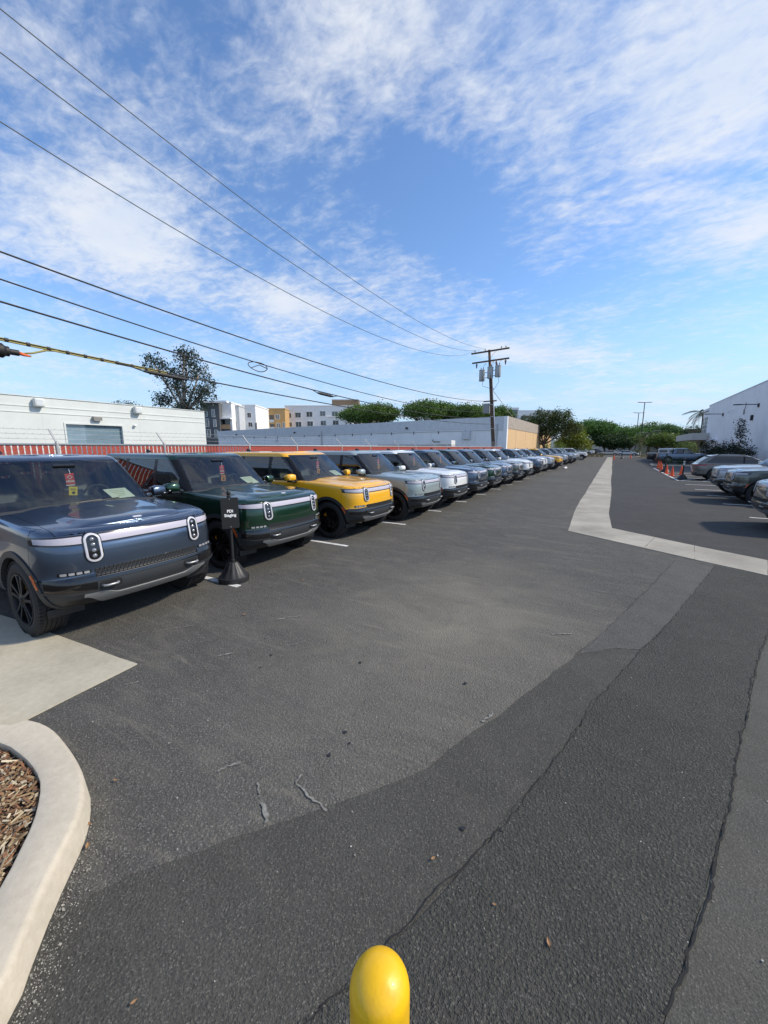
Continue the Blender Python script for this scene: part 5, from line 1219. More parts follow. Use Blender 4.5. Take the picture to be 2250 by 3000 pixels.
MB().tube([P_(.1) + armdir * .24, P_(5) + armdir * .22, P_(zk + 2.2) + armdir * .2], .06, 8).build('riser_conduit', PIPE, pole, True)
for z in (1.5, 2.6, 4, 5.2, 6.4): MB().lathe([(.20, -.03), (.20, .03)], 12, 'z', Matrix.Translation(P_(z))).build('band', GALV, pole)
gw0 = P_(onpole(*c8(750, 470)).z) + foot; gw1 = at_depth(*c8(852, 650), DP + 14)
guy = MB().tube([gw0, gw1 + (gw1 - gw0) * .9], .03, 6).build('guy_wire', GALV); tag(guy, 'straight guy wire slanting down right from the utility pole', 'guy wire')
WX = -10.9
def wire(name, label, pts, rad, end=None, mt=None, par=None, X=WX):
    P = [on_x(*D(*p), X) for p in pts]
    if end is not None: P[-1] = end
    d = (P[0] - P[1]).normalized(); P = [P[0] + d * 3.5 + Vector((0, 0, .2))] + P
    # smooth the hand-read samples into one even sag: fit a quartic z(y) and linear x(y)
    ys = [p.y for p in P]; zs = [p.z for p in P]; y0, y1 = min(ys), max(ys); t = [(y - y0) / (y1 - y0) for y in ys]; n = 3
    A = [[sum(w * a ** (i + j) for a, w in zip(t, [8 if k in (1, len(t) - 1) else 1 for k in range(len(t))])) for j in range(n)] + [sum(w * z * a ** i for a, z, w in zip(t, zs, [8 if k in (1, len(t) - 1) else 1 for k in range(len(t))]))] for i in range(n)]
    for i in range(n):
        piv = A[i][i]; A[i] = [v / piv for v in A[i]]
        for k in range(n):
            if k != i: f = A[k][i]; A[k] = [v - f * u for v, u in zip(A[k], A[i])]
    co = [A[i][n] for i in range(n)]; xe = P[-1].x; Q = []
    for k in range(61):
        s = k / 60; Q.append(Vector((X + (xe - X) * s ** 3, y0 + (y1 - y0) * s, sum(c * s ** i for i, c in enumerate(co)))))
    o = MB().tube(Q, rad, 6).build(name, mt or CABLE, par, True)
    if label: tag(o, label, 'overhead wire', 'overhead wires')
    return Q, o
armp = lambda k, q: arms[k][0] + foot + armdir * q + Vector((0, 0, .28))
wire('overhead_wire', 'topmost thin overhead wire from the sky corner to the pole top', [(0, 20), (180, 158), (380, 312), (560, 455), (740, 588), (870, 670), (960, 720), (1050, 750)], .011, armp(0, -.5), WIREG)
wire('overhead_wire', 'second thin overhead wire from the top, reaching the upper crossarm', [(0, 112), (180, 238), (400, 405), (560, 520), (700, 615), (850, 698), (960, 740), (1020, 757)], .011, armp(0, -1.0), WIREG)
wire('overhead_wire', 'third thin overhead wire from the top, reaching the left crossarm end', [(0, 265), (200, 395), (400, 512), (560, 600), (700, 668), (850, 730), (950, 762), (1020, 768)], .011, armp(0, -1.6), WIREG)
wire('overhead_wire', 'fourth overhead wire, uppermost of the lower cables', [(0, 545), (200, 612), (400, 683), (560, 742), (740, 800), (900, 845), (1050, 868)], .018, P_(zk) + foot)
W5, _ = wire('overhead_wire', 'fifth overhead cable, the one with a coiled loop hanging on it', [(0, 602), (180, 655), (350, 718), (540, 788), (580, 797), (700, 825), (850, 860), (1055, 884)], .016, P_(zk - 1.0) + foot)
W6, _ = wire('overhead_wire', 'sixth overhead cable with a black splice, just above the lowest bundle', [(0, 652), (200, 712), (400, 776), (560, 818), (700, 852), (900, 882), (1060, 892)], .020, P_(zk - 1.6) + foot)
YEL = mat('faded yellow cable', (.30, .26, .07), .6); ORANGE = mat('orange seal', (.75, .14, .03), .5)
bun = thing('cable_bundle', 'thick lowest cable bundle wrapped in yellow and black along the fence', 'cable', (0, 0, 0), 0, 'overhead wires')
W7, _ = wire('black_strand', None, [(0, 733), (200, 777), (400, 822), (520, 845), (700, 872), (900, 895), (1055, 908)], .020, P_(zk - 2.3) + foot, CABLE, bun)
yl = on_x(*D(345, 812), WX).y; near7 = [p for p in W7 if p.y < yl + .6]
MB().tube([p + Vector((.012, 0, -.026)) for p in near7], .016, 6).build('yellow_strand', YEL, bun, True); MB().tube([p + Vector((.02, 0, .020)) for p in near7], .010, 6).build('yellow_strand', YEL, bun, True)
for a, b_ in zip(near7, near7[1:]):
    for q in (.2, .7): p = a.lerp(b_, q); MB().lathe([(.042, -.03), (.042, .03)], 10, 'z', Matrix.Translation(p) @ (b_ - a).to_track_quat('Z', 'Y').to_matrix().to_4x4()).build('lashing', CABLE, bun)
def splice(Q, px, py, l, r, name, label):
    p = on_x(*D(px, py), WX); k = min(range(len(Q)), key=lambda i: abs(Q[i].y - p.y)); d = (Q[min(k + 1, 60)] - Q[max(k - 1, 0)]).normalized(); c = Q[k] + Vector((.03, 0, -r - .03))
    s = thing(name, label, 'cable splice', c); MB().tube([-d * l, -d * l * .85, -d * l * .6, d * l * .6, d * l * .85, d * l], [.02, r * .7, r, r, r * .7, .02], 12).build('sleeve', CABLE, s, True)
    for q in (-1, 1): MB().tube([d * l * q, d * l * q * 1.5 + Vector((0, 0, r * 1.2)), d * l * q * 2 + Vector((0, 0, r + .03))], .016, 6).build('tail', CABLE, s)
splice(W6, 712, 856, .55, .055, 'cable_splice', 'slim black splice hanging on the sixth cable right of centre')
splice(W7, 345, 812, .65, .05, 'cable_splice', 'black splice hanging on the cable bundle in front of the eucalyptus')
p5 = on_x(*D(557, 791), WX); lo = MB(); lo.tube([p5 + Vector((0, .42 * math.cos(a), .15 * math.sin(a) - .02)) + Vector((.03 * math.sin(2 * a), 0, 0)) for a in [2 * math.pi * k / 28 for k in range(29)]], .014, 6); lo.tube([p5 + Vector((.02, -.3, -.10)), p5 + Vector((.02, .05, .05)), p5 + Vector((.02, .42, -.02))], .014, 6)
tag(lo.build('cable_coil', CABLE), 'oval coil of slack cable hanging on the fifth overhead wire', 'cable coil')
e0 = on_x(*D(4, 757), WX); en = thing('splice_enclosure', 'black bell-shaped cable enclosure hanging at the left edge of the view', 'cable enclosure', e0)
MB().lathe([(0, -1.2), (.13, -1.2), (.14, -.1), (.145, .0), (.10, .05), (.10, .10), (.06, .12), (.06, .26), (0, .27)], 20, 'z', Matrix.Rotation(R(-90), 4, 'X')).build('housing', CABLE, en, ang=35)
MB().tube([(0, .26, 0), (0, .36, -.02), (0, .46, -.03)], [.04, .03, .015], 8).build('seal', ORANGE, en, True)
q7 = [p - e0 for p in (on_x(*D(40, 764), WX), on_x(*D(70, 763), WX), on_x(*D(100, 757), WX), on_x(*D(125, 758), WX))]; MB().tube([(0, .46, -.03)] + q7, .022, 6).build('drop_cable', YEL, en, True)
# ---------------------------------------------------------------- vegetation
BARK = mat('grey brown bark', (.12, .09, .065), .9, noise=(5, .4), bump=(9, .6, .03)); BARKP = mat('pale bark', (.30, .25, .20), .9, noise=(4, .35))
def leafmat(name, col, var=.45):
    m = bpy.data.materials.new(name); m.use_nodes = True; nt = m.node_tree; N = nt.nodes.new; L = nt.links.new; b = nt.nodes['Principled BSDF']; out = nt.nodes['Material Output']
    a = N('ShaderNodeAttribute'); a.attribute_name = 'tone'; L(a.outputs['Color'], b.inputs['Base Color']); b.inputs['Roughness'].default_value = .55; b.inputs['Specular IOR Level'].default_value = .3
    t = N('ShaderNodeBsdfTranslucent'); L(a.outputs['Color'], t.inputs[0]); mx = N('ShaderNodeMixShader'); mx.inputs[0].default_value = .3; L(b.outputs[0], mx.inputs[1]); L(t.outputs[0], mx.inputs[2]); L(mx.outputs[0], out.inputs[0]); return m
LEAF = leafmat('foliage', None)
def leaves(lobes, n, size, col, seed, var=.35, shell=.55, clump=.0, droop=0.):
    """leaf quads through the lobes' volume, gathered in clumps; lobes: (cx,cy,cz, rx,ry,rz)"""
    rr = random.Random(seed); vs = []; fs = []; cols = []; wts = [l[3] * l[4] * l[5] for l in lobes]; per = 7
    for c in range(n // per):
        l = rr.choices(lobes, [w ** .7 for w in wts])[0]
        while True:
            v = Vector((rr.gauss(0, 1), rr.gauss(0, 1), rr.gauss(0, 1))).normalized()
            if v.z > -.45 or rr.random() < .35: break
        r = 1 - (1 - shell) * rr.random() ** 1.6 if rr.random() < .8 else rr.random() ** .5
        r *= rr.uniform(.86, 1.10)
        p = Vector((l[0] + v.x * l[3] * r, l[1] + v.y * l[4] * r, l[2] + v.z * l[5] * r)); q = rr.uniform(1 - var, 1 + var); w = rr.uniform(-.12, .12)
        cc = (col[0] * q * (1 + w), col[1] * q, col[2] * q * (1 - w)); cs = size * rr.uniform(1.0, 2.0)
        for k in range(per):
            s = size * rr.uniform(.5, 1.1); o = p + Vector((rr.gauss(0, 1), rr.gauss(0, 1), rr.gauss(0, .8))) * cs * .55
            a = Vector((rr.gauss(0, 1), rr.gauss(0, 1), rr.gauss(0, .7) - droop)).normalized(); b_ = a.cross(Vector((rr.gauss(0, 1), rr.gauss(0, 1), rr.gauss(0, 1)))).normalized()
            i = len(vs); vs += [o - a * s * .5, o + b_ * s * .28, o + a * s * .5, o - b_ * s * .28]; fs.append((i, i + 1, i + 2, i + 3)); g = rr.uniform(.85, 1.15); cols.append(tuple(x * g for x in cc))
    me = bpy.data.meshes.new('crown'); me.from_pydata([tuple(v) for v in vs], [], fs); me.materials.append(LEAF); tone(me, cols); return me
def tree(name, label, loc, lobes, n, size, col, seed, tr=.25, fork=.35, bark=None, group=None, shell=.55, droop=0., cat='tree', lean=(0, 0), trunks=1, var=.35):
    rr = random.Random(seed * 3 + 1); t = thing(name, label, cat, loc, 0, group); zc = sum(l[2] for l in lobes) / len(lobes); fz = zc * fork
    mb = MB()
    for k in range(trunks):
        ox = (k - (trunks - 1) / 2) * tr * 2.5
        mb.tube([(ox, 0, -.2), (ox * 1.5 + lean[0] * .4, lean[1] * .4, fz * .5), (ox * 2 + lean[0], lean[1], fz)], [tr * 1.25, tr, tr * .82], 9)
    for l in lobes:
        a = Vector((lean[0], lean[1], fz)); b_ = Vector(l[:3]); m_ = a.lerp(b_, .5) + Vector((rr.uniform(-.1, .1) * l[3], rr.uniform(-.1, .1) * l[4], -.08 * l[5])); mb.tube([a - Vector((0, 0, tr)), m_, b_], [tr * .6, tr * .38, tr * .12], 7)
        for j in range(5):
            v = Vector((rr.gauss(0, 1), rr.gauss(0, 1), rr.gauss(.3, .7))).normalized(); e = b_ + Vector((v.x * l[3], v.y * l[4], v.z * l[5])) * .8; mb.tube([m_.lerp(b_, rr.random()), (m_ + e) / 2 + Vector((0, 0, .1)), e], [tr * .25, tr * .14, tr * .04], 5)
    mb.build('trunk', bark or BARK, t, True); obj('crown', leaves(lobes, n, size, col, seed, var, shell, droop=droop), None, t); return t
def base_at(px, py, depth): p = at_depth(px, py, depth); return Vector((p.x, p.y, 0)), p.z
def dome_lobes(w, h0, h1, k, seed):
    """crown w wide between heights h0 and h1 as k overlapping lobes under a dome"""
    rr = random.Random(seed); out = [(0, 0, (h0 + h1) / 2 + .05 * (h1 - h0), w * .40, w * .40, (h1 - h0) * .46)]
    for i in range(k):
        a = 2 * math.pi * i / k + rr.uniform(-.3, .3); r = w * rr.uniform(.26, .36); s = w * rr.uniform(.16, .24); z = h0 + (h1 - h0) * rr.uniform(.35, .66); out.append((r * math.cos(a), r * math.sin(a), z, s, s, (h1 - h0) * rr.uniform(.24, .34)))
    return out
# eucalyptus behind the white building
b0, zt = base_at(*D(385, 745), 62); wz = 62 / 1130
def px2m(px, d): return px * d / FPX
tree('eucalyptus_tree', 'tall dark open-crowned eucalyptus rising behind the white building', b0,
     [(-4.2, -1.5, zt - 2.6, 1.9, 1.7, 1.5), (-2.2, 0, zt - 4.6, 2.2, 2., 1.8), (1.0, .5, zt - 2.4, 2.1, 1.8, 2.2), (2.8, 1.2, zt - 4.3, 1.6, 1.6, 1.9), (-.8, 0, zt - 6.6, 2.3, 2, 1.6), (3.2, 1.5, zt - 7.4, 1.9, 1.7, 1.5), (-3.2, -1.2, zt - 8.2, 1.8, 1.7, 1.3), (.9, .2, zt - 1.2, .9, .8, 1.1), (1.2, .4, zt - 9.4, 2.6, 2.2, 1.6), (4.1, 2, zt - 5.8, 1.1, 1, .9)],
     6300, .40, (.040, .060, .042), 11, .36, .62, BARKP, None, .35, .6, trunks=2)
pb, pz = base_at(*D(270, 868), 66); tree('round_tree', 'low green treetop just showing over the white building roof', pb, [(0, 0, pz - 1.2, 2.2, 2.2, 1.5), (1.6, .6, pz - 1.5, 1.5, 1.5, 1.1)], 900, .35, (.05, .075, .03), 12, .2)
# ficus row over the grey warehouse
fic = [(c7(1100, 0)[0] + 30, 1190, 11.5, 105), (c7(1330, 0)[0] - 10, 1184, 11, 100), (c8(120, 0)[0] + 8, 1178, 12, 96), (c8(330, 0)[0], 1186, 9, 100), (c8(480, 0)[0], 1189, 9.5, 98), (c8(630, 0)[0], 1193, 9, 102), (c8(800, 0)[0], 1194, 8, 104)]
lab = ['leftmost domed ficus behind the grey warehouse, beside the long white apartments', 'second domed ficus from the left behind the grey warehouse', 'largest domed ficus behind the grey warehouse', 'low ficus left of the utility pole behind the warehouse, next to the largest', 'bushy ficus behind the warehouse, second left of the utility pole', 'ficus immediately left of the utility pole behind the warehouse', 'ficus just right of the utility pole behind the warehouse']
for i, (px, py, w, d) in enumerate(fic):
    p, z = base_at(px, py, d); tree('ficus_tree', lab[i], p, dome_lobes(w, z - 5.2, z + .2, 7, 20 + i), 12000, .52, (.095, .165, .035), 20 + i, .35, .5, group='ficus trees behind the warehouse')
# trees at the end of the row
p, z = base_at(1600 + 30 / 2.552, 1080 + 315 / 2.552, 74)
tree('carob_tree', 'dark irregular spreading tree in front of the tan wall', p, [(-3.2, -1.5, z - 2.6, 2.3, 2.2, 2.0), (-.6, -.4, z - 1.9, 2.4, 2.2, 1.9), (2.0, .6, z - 2.0, 2.2, 2.2, 1.9), (3.6, 1.4, z - 3.4, 2.0, 2, 1.7), (-4.2, -2, z - 4.4, 1.7, 1.6, 1.5), (0, 0, z - 3.9, 2.6, 2.4, 1.5), (1.2, .3, z - .6, .8, .8, .9), (-1.8, -1, z - .4, .6, .6, .8), (3.0, 1.3, z - .5, .6, .6, .7)], 15000, .34, (.075, .100, .032), 41, .26, .42, lean=(-.8, -.4), shell=.4, trunks=1)
p, z = base_at(1600 + 215 / 2.552, 1080 + 420 / 2.552, 82)
tree('yellow_green_tree', 'bright yellow-green loose tree at the end of the parked row', p, [(0, 0, z - 2.6, 2.6, 2.4, 2.4), (1.6, .6, z - 4.3, 2.0, 1.8, 1.7), (-1.6, -.6, z - 4.0, 2.0, 1.8, 1.8), (.4, .2, z - 1.0, 1.3, 1.2, 1.2)], 10000, .34, (.20, .24, .028), 42, .16, .35, shell=.4)
p, z = base_at(1600 + 60 / 2.552, 1080 + 545 / 2.552, 78)
tree('low_bush', 'low bright green bush under the dark tree by the tan wall', p, [(0, 0, z * .5, 2.6, 2, z * .55), (-2.2, -1.0, z * .45, 1.6, 1.5, z * .45)], 2200, .22, (.13, .22, .03), 43, .08, .3, cat='bush')
st = [(345, 384, 13, 118, (.040, .085, .018)), (455, 412, 12, 128, (.045, .095, .018)), (500, 492, 9.5, 112, (.018, .034, .010)), (640, 436, 12.5, 124, (.045, .09, .02)), (790, 402, 14, 140, (.040, .080, .018)), (900, 424, 12, 132, (.035, .07, .02)), (880, 490, 13, 104, (.060, .085, .018))]
lab = ['tall umbrella-shaped street tree just right of the yellow-green tree', 'second umbrella-shaped street tree, behind the dark low one', 'low very dark round street tree above the parked street cars', 'broad street tree left of the lamp posts at the end of the drive', 'tallest broad tree behind the lamp posts', 'round dark tree right of the lamp posts', 'wide low tree crown just above the parked pickups']
for i, (x, y, w, d, col) in enumerate(st):
    p, z = base_at(1600 + x / 2.552, 1080 + y / 2.552, d); h0 = z * (.34 if i != 2 else .28)
    tree('street_tree', lab[i], p, dome_lobes(w, h0, z, 8, 60 + i), 13000, .55, tuple(c * 2.0 for c in col), 60 + i, .3, .33, group='street trees', shell=.6)
p, z = base_at(1600 + 1110 / 2.552, 1080 + 420 / 2.552, 118)
tree('street_tree', 'open tree beside the showroom corner under the palm frond', p, [(0, 0, z - 1.6, 2.8, 2.4, 1.6), (2.2, 1.0, z - 3, 2.0, 2, 1.6), (-2.2, -1, z - 3.0, 1.8, 1.8, 1.5)], 2400, .34, (.03, .055, .03), 71, .2, .4)
p, z = base_at(1600 + 1050 / 2.552, 1080 + 530 / 2.552, 88)
tree('low_bush', 'light green rounded bush beside the showroom entrance', p, [(0, 0, z * .5, 1.9, 1.7, z * .52), (1.2, .5, z * .4, 1.4, 1.2, z * .42)], 1600, .24, (.12, .17, .05), 72, .08, .3, cat='bush')
p, z = base_at(1600 + 705 / 2.552, 1080 + 520 / 2.552, 96)
tree('young_tree', 'thin pale young tree at the foot of the lamp posts', p, [(0, 0, z - 1.2, 1.3, 1.2, 1.4), (.3, 0, z - 3, 1.5, 1.3, 1.2), (-.6, 0, z - 4.0, 1.1, 1.0, 1.0)], 1100, .26, (.13, .14, .06), 73, .07, .5, shell=.2)
# palm beside the showroom
def palm(label, px, py, d, nf, fl, seed, col=(.055, .075, .04)):
    p, z = base_at(px, py, d); rr = random.Random(seed); t = thing('palm_tree', label, 'palm tree', p); MB().tube([(0, 0, -.2), (.2, 0, z * .5), (.1, 0, z)], [.3, .22, .2], 10).build('trunk', BARK, t, True)
    fm = MB()
    for k in range(14):
        q = k / 13; x = fl * q; zz = fl * (.42 * q - .75 * q * q); fm.box((x, 0, zz), (fl / 13, .04, .04))
        if k > 0:
            for s in (1, -1):
                for dx in (0, .13 * fl / 1.9): fm.add([(x + dx, 0, zz), (x + dx + .10 * fl, s * .24 * fl * (1 - .55 * q), zz - .16 * fl), (x + dx + .03 * fl, 0, zz - .01)], [(0, 1, 2)])
    me = fm.mesh('frond', None, fix=False); me.materials.append(mat('palm frond', col, .6))
    for k in range(nf): obj('frond', me, None, t, (.1, 0, z), (rr.uniform(-.3, .3), rr.uniform(-.55, .5), 2 * math.pi * k / nf + rr.uniform(-.2, .2)))
palm('palm with drooping fronds behind the showroom corner', 1600 + 1172 / 2.552, 1080 + 335 / 2.552, 112, 19, 4.0, 5)
palm('slender palm among the trees right of the lamp posts', 1600 + 770 / 2.552, 1080 + 485 / 2.552, 104, 12, 2.6, 6, (.10, .13, .07))
# shrubs against the showroom wall
rs = random.Random(31)
shr = [(66.5, 2.6), (68.5, 3.7), (70.6, 2.9), (64.3, 2.3), (62., 2.2), (59.8, 2.9), (57.6, 2.5), (55.6, 2.9), (54., 5.2), (52., 2.4)]
ordn = ['farthest shrub', 'second farthest shrub', 'third farthest shrub', 'fourth shrub from the entrance', 'fifth shrub from the entrance', 'sixth shrub from the entrance', 'seventh shrub from the entrance', 'eighth shrub from the entrance', 'tallest spindly shrub', 'nearest low shrub']
for i, (y, h) in enumerate(sorted(shr, key=lambda q: -q[0])):
    w = rs.uniform(.75, 1.05); sp_ = h > 4
    lb = [(0, 0, h * .42, w * (.6 if sp_ else 1), w * (.6 if sp_ else 1), h * .42), (rs.uniform(-.4, .4), rs.uniform(-.4, .4), h * .72, w * .5, w * .5, h * .28)]
    tree('wall_shrub', ordn[i if not sp_ else 8] + ' in the planting along the white showroom wall' if not (sp_ is False and i == 8) else 'ninth shrub from the entrance along the white showroom wall', (SX - 1.5, y, 0), lb, 900, .20, (.020, .032, .016), 80 + i, .05, .3, cat='shrub', group='shrubs along the showroom', shell=.25)
for y, wh in ((67.4, 'third from the camera'), (63.2, 'second from the camera, beside a low shrub'), (58.8, 'nearest the camera'), (73, 'next to the entrance hood'), (75., 'nearest the entrance')): o = MB().lathe([(.0, 2.9), (.03, 2.9), (.03, 0)], 8).build('tree_stake', DKMET, loc=(SX - 1.3, y, 0)); tag(o, 'thin dark stake by the showroom wall, ' + wh, 'stake', 'stakes in the shrub bed')
# grasses in the bed at the far end
gp = [(xx, yy) for yy in (98.5, 100) for xx in (-7.5, -6.6, -5.7, -4.8, -3.9, -3.0, -2.1)]
mb = MB(); cols = []; rr = random.Random(5)
for (gx, gy) in gp + [(5.2 + .6 * k, 97 + .7 * k) for k in range(7)]:
    for k in range(60):
        a = rr.uniform(0, 6.28); l = rr.uniform(.5, 1.0); x, y = gx + rr.uniform(-.3, .3), gy + rr.uniform(-.3, .3); e = Vector((math.cos(a), math.sin(a), 0)) * rr.uniform(.1, .5); s = Vector((-e.y, e.x, 0)).normalized() * .02
        mb.add([Vector((x, y, 0)) - s, Vector((x, y, 0)) + s, Vector((x, y, l)) + e], [(0, 1, 2)]); q = rr.uniform(.6, 1.2); cols.append((.17 * q, .16 * q, .08 * q))
me = mb.mesh('ornamental_grass', LEAF, fix=False); tone(me, cols); tag(obj('ornamental_grass', me), 'dry ornamental grass clumps in the beds at the end of the drive', 'grass', kind='stuff')
# ---------------------------------------------------------------- cars in place
SUV = build_suv(); TRUCK = build_suv(True); CROSS = build_crossover(); SEDAN = build_sedan()
row = [  # lamp plane X, centre Y, colour, label
    (-4.60, 2.42, 'slate', 'slate blue-grey SUV nearest the camera, its near front wheel on the concrete pad'),
    (-4.82, 5.03, 'green', 'dark green SUV right behind the black sign stand'),
    (-4.65, 7.76, 'yellow', 'large bright yellow SUV third in the left row'),
    (-4.42, 10.4, 'lime', 'pale grey-green SUV next to the large yellow one'),
    (-4.40, 12.9, 'white', 'white SUV fifth in the left row, beside the pale grey-green one'),
    (-4.40, 15.45, 'slate', 'dark slate SUV sixth in the left row, between the white SUV and a green one'),
    (-4.45, 18.05, 'green', 'dark green SUV seventh in the left row'),
    (-4.50, 20.6, 'blue', 'steel blue SUV eighth in the left row, after the second green one'),
    (-4.42, 23.1, 'canyon', 'dark grey SUV ninth in the left row, just before the second white one'),
    (-4.35, 25.9, 'white', 'white SUV tenth in the left row'),
    (-4.95, 28.5, 'silver', 'silver SUV parked further back, eleventh in the left row'),
    (-4.45, 30.9, 'slate', 'slate SUV twelfth in the left row, before a white one'),
    (-4.50, 33.5, 'white', 'white SUV thirteenth in the left row'),
    (-4.35, 36.6, 'silver', 'silver SUV just in front of the distant yellow SUV'),
    (-4.05, 40.4, 'yellow', 'small distant yellow SUV standing forward of the far row'),
    (-4.60, 44.4, 'green', 'dark green SUV hidden right behind the distant yellow one'),
    (-4.35, 48.4, 'silver', 'silver SUV second beyond the distant yellow one'),
    (-4.15, 52.2, 'grey', 'graphite SUV third beyond the distant yellow one'),
    (-3.95, 56.6, 'silver', 'silver SUV fourth beyond the distant yellow one'),
    (-4.0, 61.0, 'lime', 'pale grey-green SUV last of the SUVs in the left row'),
]
jit = random.Random(12)
cars = []
for i, (x, y, c, lb) in enumerate(row):
    skip = ('brake_disc', 'fog_lens', 'grille_mesh') if i > 9 else ()
    cars.append(SUV.spawn('parked_suv', lb, 'SUV', (x - 2.505, y, 0), R(jit.uniform(-.7, .7)), c, 'SUVs parked in the left row', skip))
TRUCK.spawn('parked_pickup', 'white pickup at the far end of the left row', 'pickup', (-3.6 - 2.5, 72.5, 0), 0, 'white', None, ('bed_canopy', 'canopy_window', 'canopy_door'))
lab = ['dark grey-green SUV at the right edge, nearest of the right row', 'dark grey-green SUV second in the right row', 'silver SUV third in the right row, mostly hidden by the second']
for (x, y, c), lb in zip([(3.36, 13.45, 'canyon'), (3.90, 19.55, 'canyon'), (3.98, 22.45, 'silver')], lab): SUV.spawn('parked_suv', lb, 'SUV', (x + 2.505, y, 0), math.pi, c, 'SUVs parked on the right')
CROSS.spawn('parked_crossover', 'warm grey crossover backed towards the drive with red tail lights', 'crossover', (4.55 + 2.45, 32.0, 0), 0, 'olive')
TRUCK.spawn('parked_pickup', 'steel blue pickup with a silver bed canopy and machined wheels', 'pickup', (6.35 + 1.74, 64.4, 0), 0, 'blue')
TRUCK.spawn('parked_pickup', 'black pickup half hidden behind the blue canopy pickup', 'pickup', (7.3, 69.5, 0), 0, 'black', None, ('bed_canopy', 'canopy_window', 'canopy_door'))
# paperwork inside the nearest cars
TAGR = mat('red card tag', (.55, .035, .03), .6); TAGY = mat('yellow card tag', (.78, .58, .03), .6); TAGO = mat('orange card tag', (.75, .30, .04), .6); INK = mat('black ink', (.02, .02, .02), .7)
hold = text_mesh('HOLD', .034, M['white'])
def hang_tags(car, lb, second, words):
    M_ = car.matrix_basis.copy(); c = M_ @ Vector((.50, .0, 1.70))
    M_ = Matrix.LocRotScale(car.location, car.rotation_euler, None); c = M_ @ Vector((.62, .0, 1.70))
    t = thing('hang_tag', 'red and %s card tags hanging inside the %s' % (second, lb), 'tag', c, car.rotation_euler.z, 'windscreen hang tags')
    r = MB().box((0, 0, -.085), (.004, .105, .15), Matrix.Rotation(.06, 3, 'X')).build('red_tag', TAGR, t); MB().box((.003, 0, -.055), (.002, .045, .045), Matrix.Rotation(R(45), 3, 'X')).build('emblem', M['white'], r); MB().box((.0045, 0, -.055), (.001, .034, .034), Matrix.Rotation(R(45), 3, 'X')).build('emblem_centre', TAGR, r)
    obj('lettering', hold, None, r, (.004, 0, -.115), (R(90), 0, R(90))); MB().box((0, 0, -.168), (.003, .104, .012)).build('white_edge', M['white'], r)
    MB().box((.004, .018, -.25), (.004, .10, .12), Matrix.Rotation(-.10, 3, 'X')).build('lower_tag', TAGY if second == 'yellow' else TAGO, t); MB().box((.008, .02, -.275), (.002, .035, .035), Matrix.Rotation(R(45), 3, 'X')).build('symbol', INK, t)
    for k in range(2): MB().box((.0075, .018, -.222 - .014 * k), (.001, .06, .006), Matrix.Rotation(-.10, 3, 'X')).build('print_line', INK, t)
    MB().tube([(0, 0, .05), (0, .01, -.01)], .0025, 5).build('string', M['white'], t)
hang_tags(cars[0], 'nearest slate SUV', 'yellow', 1); hang_tags(cars[1], 'nearest dark green SUV', 'orange', 1); hang_tags(cars[2], 'large yellow SUV', 'orange', 1); hang_tags(cars[3], 'nearest pale grey-green SUV', 'orange', 1); hang_tags(cars[4], 'nearest white SUV', 'orange', 1); hang_tags(cars[5], 'sixth SUV', 'orange', 1)
for k, lb in ((0, 'nearest slate SUV'), (1, 'nearest dark green SUV'), (2, 'large yellow SUV')):
    M_ = Matrix.LocRotScale(cars[k].location, cars[k].rotation_euler, None)
    s = thing('window_sheet', 'pale paper sheet on the dashboard of the %s' % lb, 'paper', M_ @ Vector((.80, .52, 1.37)), cars[k].rotation_euler.z + .12, 'sheets on the dashboards')
    MB().box((0, 0, 0.01), (.26, .32, .003), Matrix.Rotation(R(28), 3, 'Y')).build('sheet', M['paper'], s)
    for q in range(4): MB().box((-.06 + .04 * q, 0, .0145 - (-.06 + .04 * q) * .53), (.012, .2 - .03 * q, .002), Matrix.Rotation(R(28), 3, 'Y')).build('print_line', mat('printed text', (.45, .50, .30), .7), s)

# ---------------------------------------------------------------- sign, cones, stanchions, lamp posts, island, street
BASEP = mat('black moulded plastic', (.016, .016, .017), .5, noise=(8, .2)); CHALK = mat('sign white', (.80, .80, .80), .6)
sg_ = thing('sign_stand', 'black stand with a board reading PDI Staging between the first two SUVs', 'sign', gd(496, 1258) + Vector((-.02, .1, 0)), 0)
n = 64; prof = [(.225, 0), (.228, .03), (.225, .075), (.205, .09), (.135, .20), (.085, .285), (.070, .30), (.030, .305)]
vs = []; fs = []
for k in range(n):
    a = 2 * math.pi * k / n; fl = 1 - .06 * (.5 + .5 * math.cos(a * 12))
    for j, (r, z) in enumerate(prof): q = r * (fl if 3 <= j <= 5 else 1); vs.append((q * math.cos(a), q * math.sin(a), z))
m_ = len(prof)
for k in range(n): fs += [(k * m_ + i, ((k + 1) % n) * m_ + i, ((k + 1) % n) * m_ + i + 1, k * m_ + i + 1) for i in range(m_ - 1)]
MB().add(vs, fs).build('base', BASEP, sg_, ang=35)
MB().lathe([(.030, .29), (.030, .34), (.024, .345), (.024, .9), (.022, 1.30), (.03, 1.305), (.03, 1.33), (.018, 1.34), (.03, 1.365), (.032, 1.385), (.02, 1.41), (0, 1.416)], 20).build('pole', BASEP, sg_, ang=40)
sb_rot = math.atan2(.8, 1) - .75 + 0.0
nrm = Vector((0 - sg_.location.x, 0 - sg_.location.y, 0)).normalized(); ang_ = math.atan2(nrm.y, nrm.x) + .14
bd = MB(); w2, h2, r2 = .125, .235, .02; P = []
for (cx, cz, a0) in ((w2 - r2, h2 - r2, 0), (-w2 + r2, h2 - r2, 90), (-w2 + r2, -h2 + r2, 180), (w2 - r2, -h2 + r2, 270)):
    for k in range(5): a = R(a0 + 22.5 * k); P.append((cx + r2 * math.cos(a), cz + r2 * math.sin(a)))
bd.prism(P, -.006, .006)
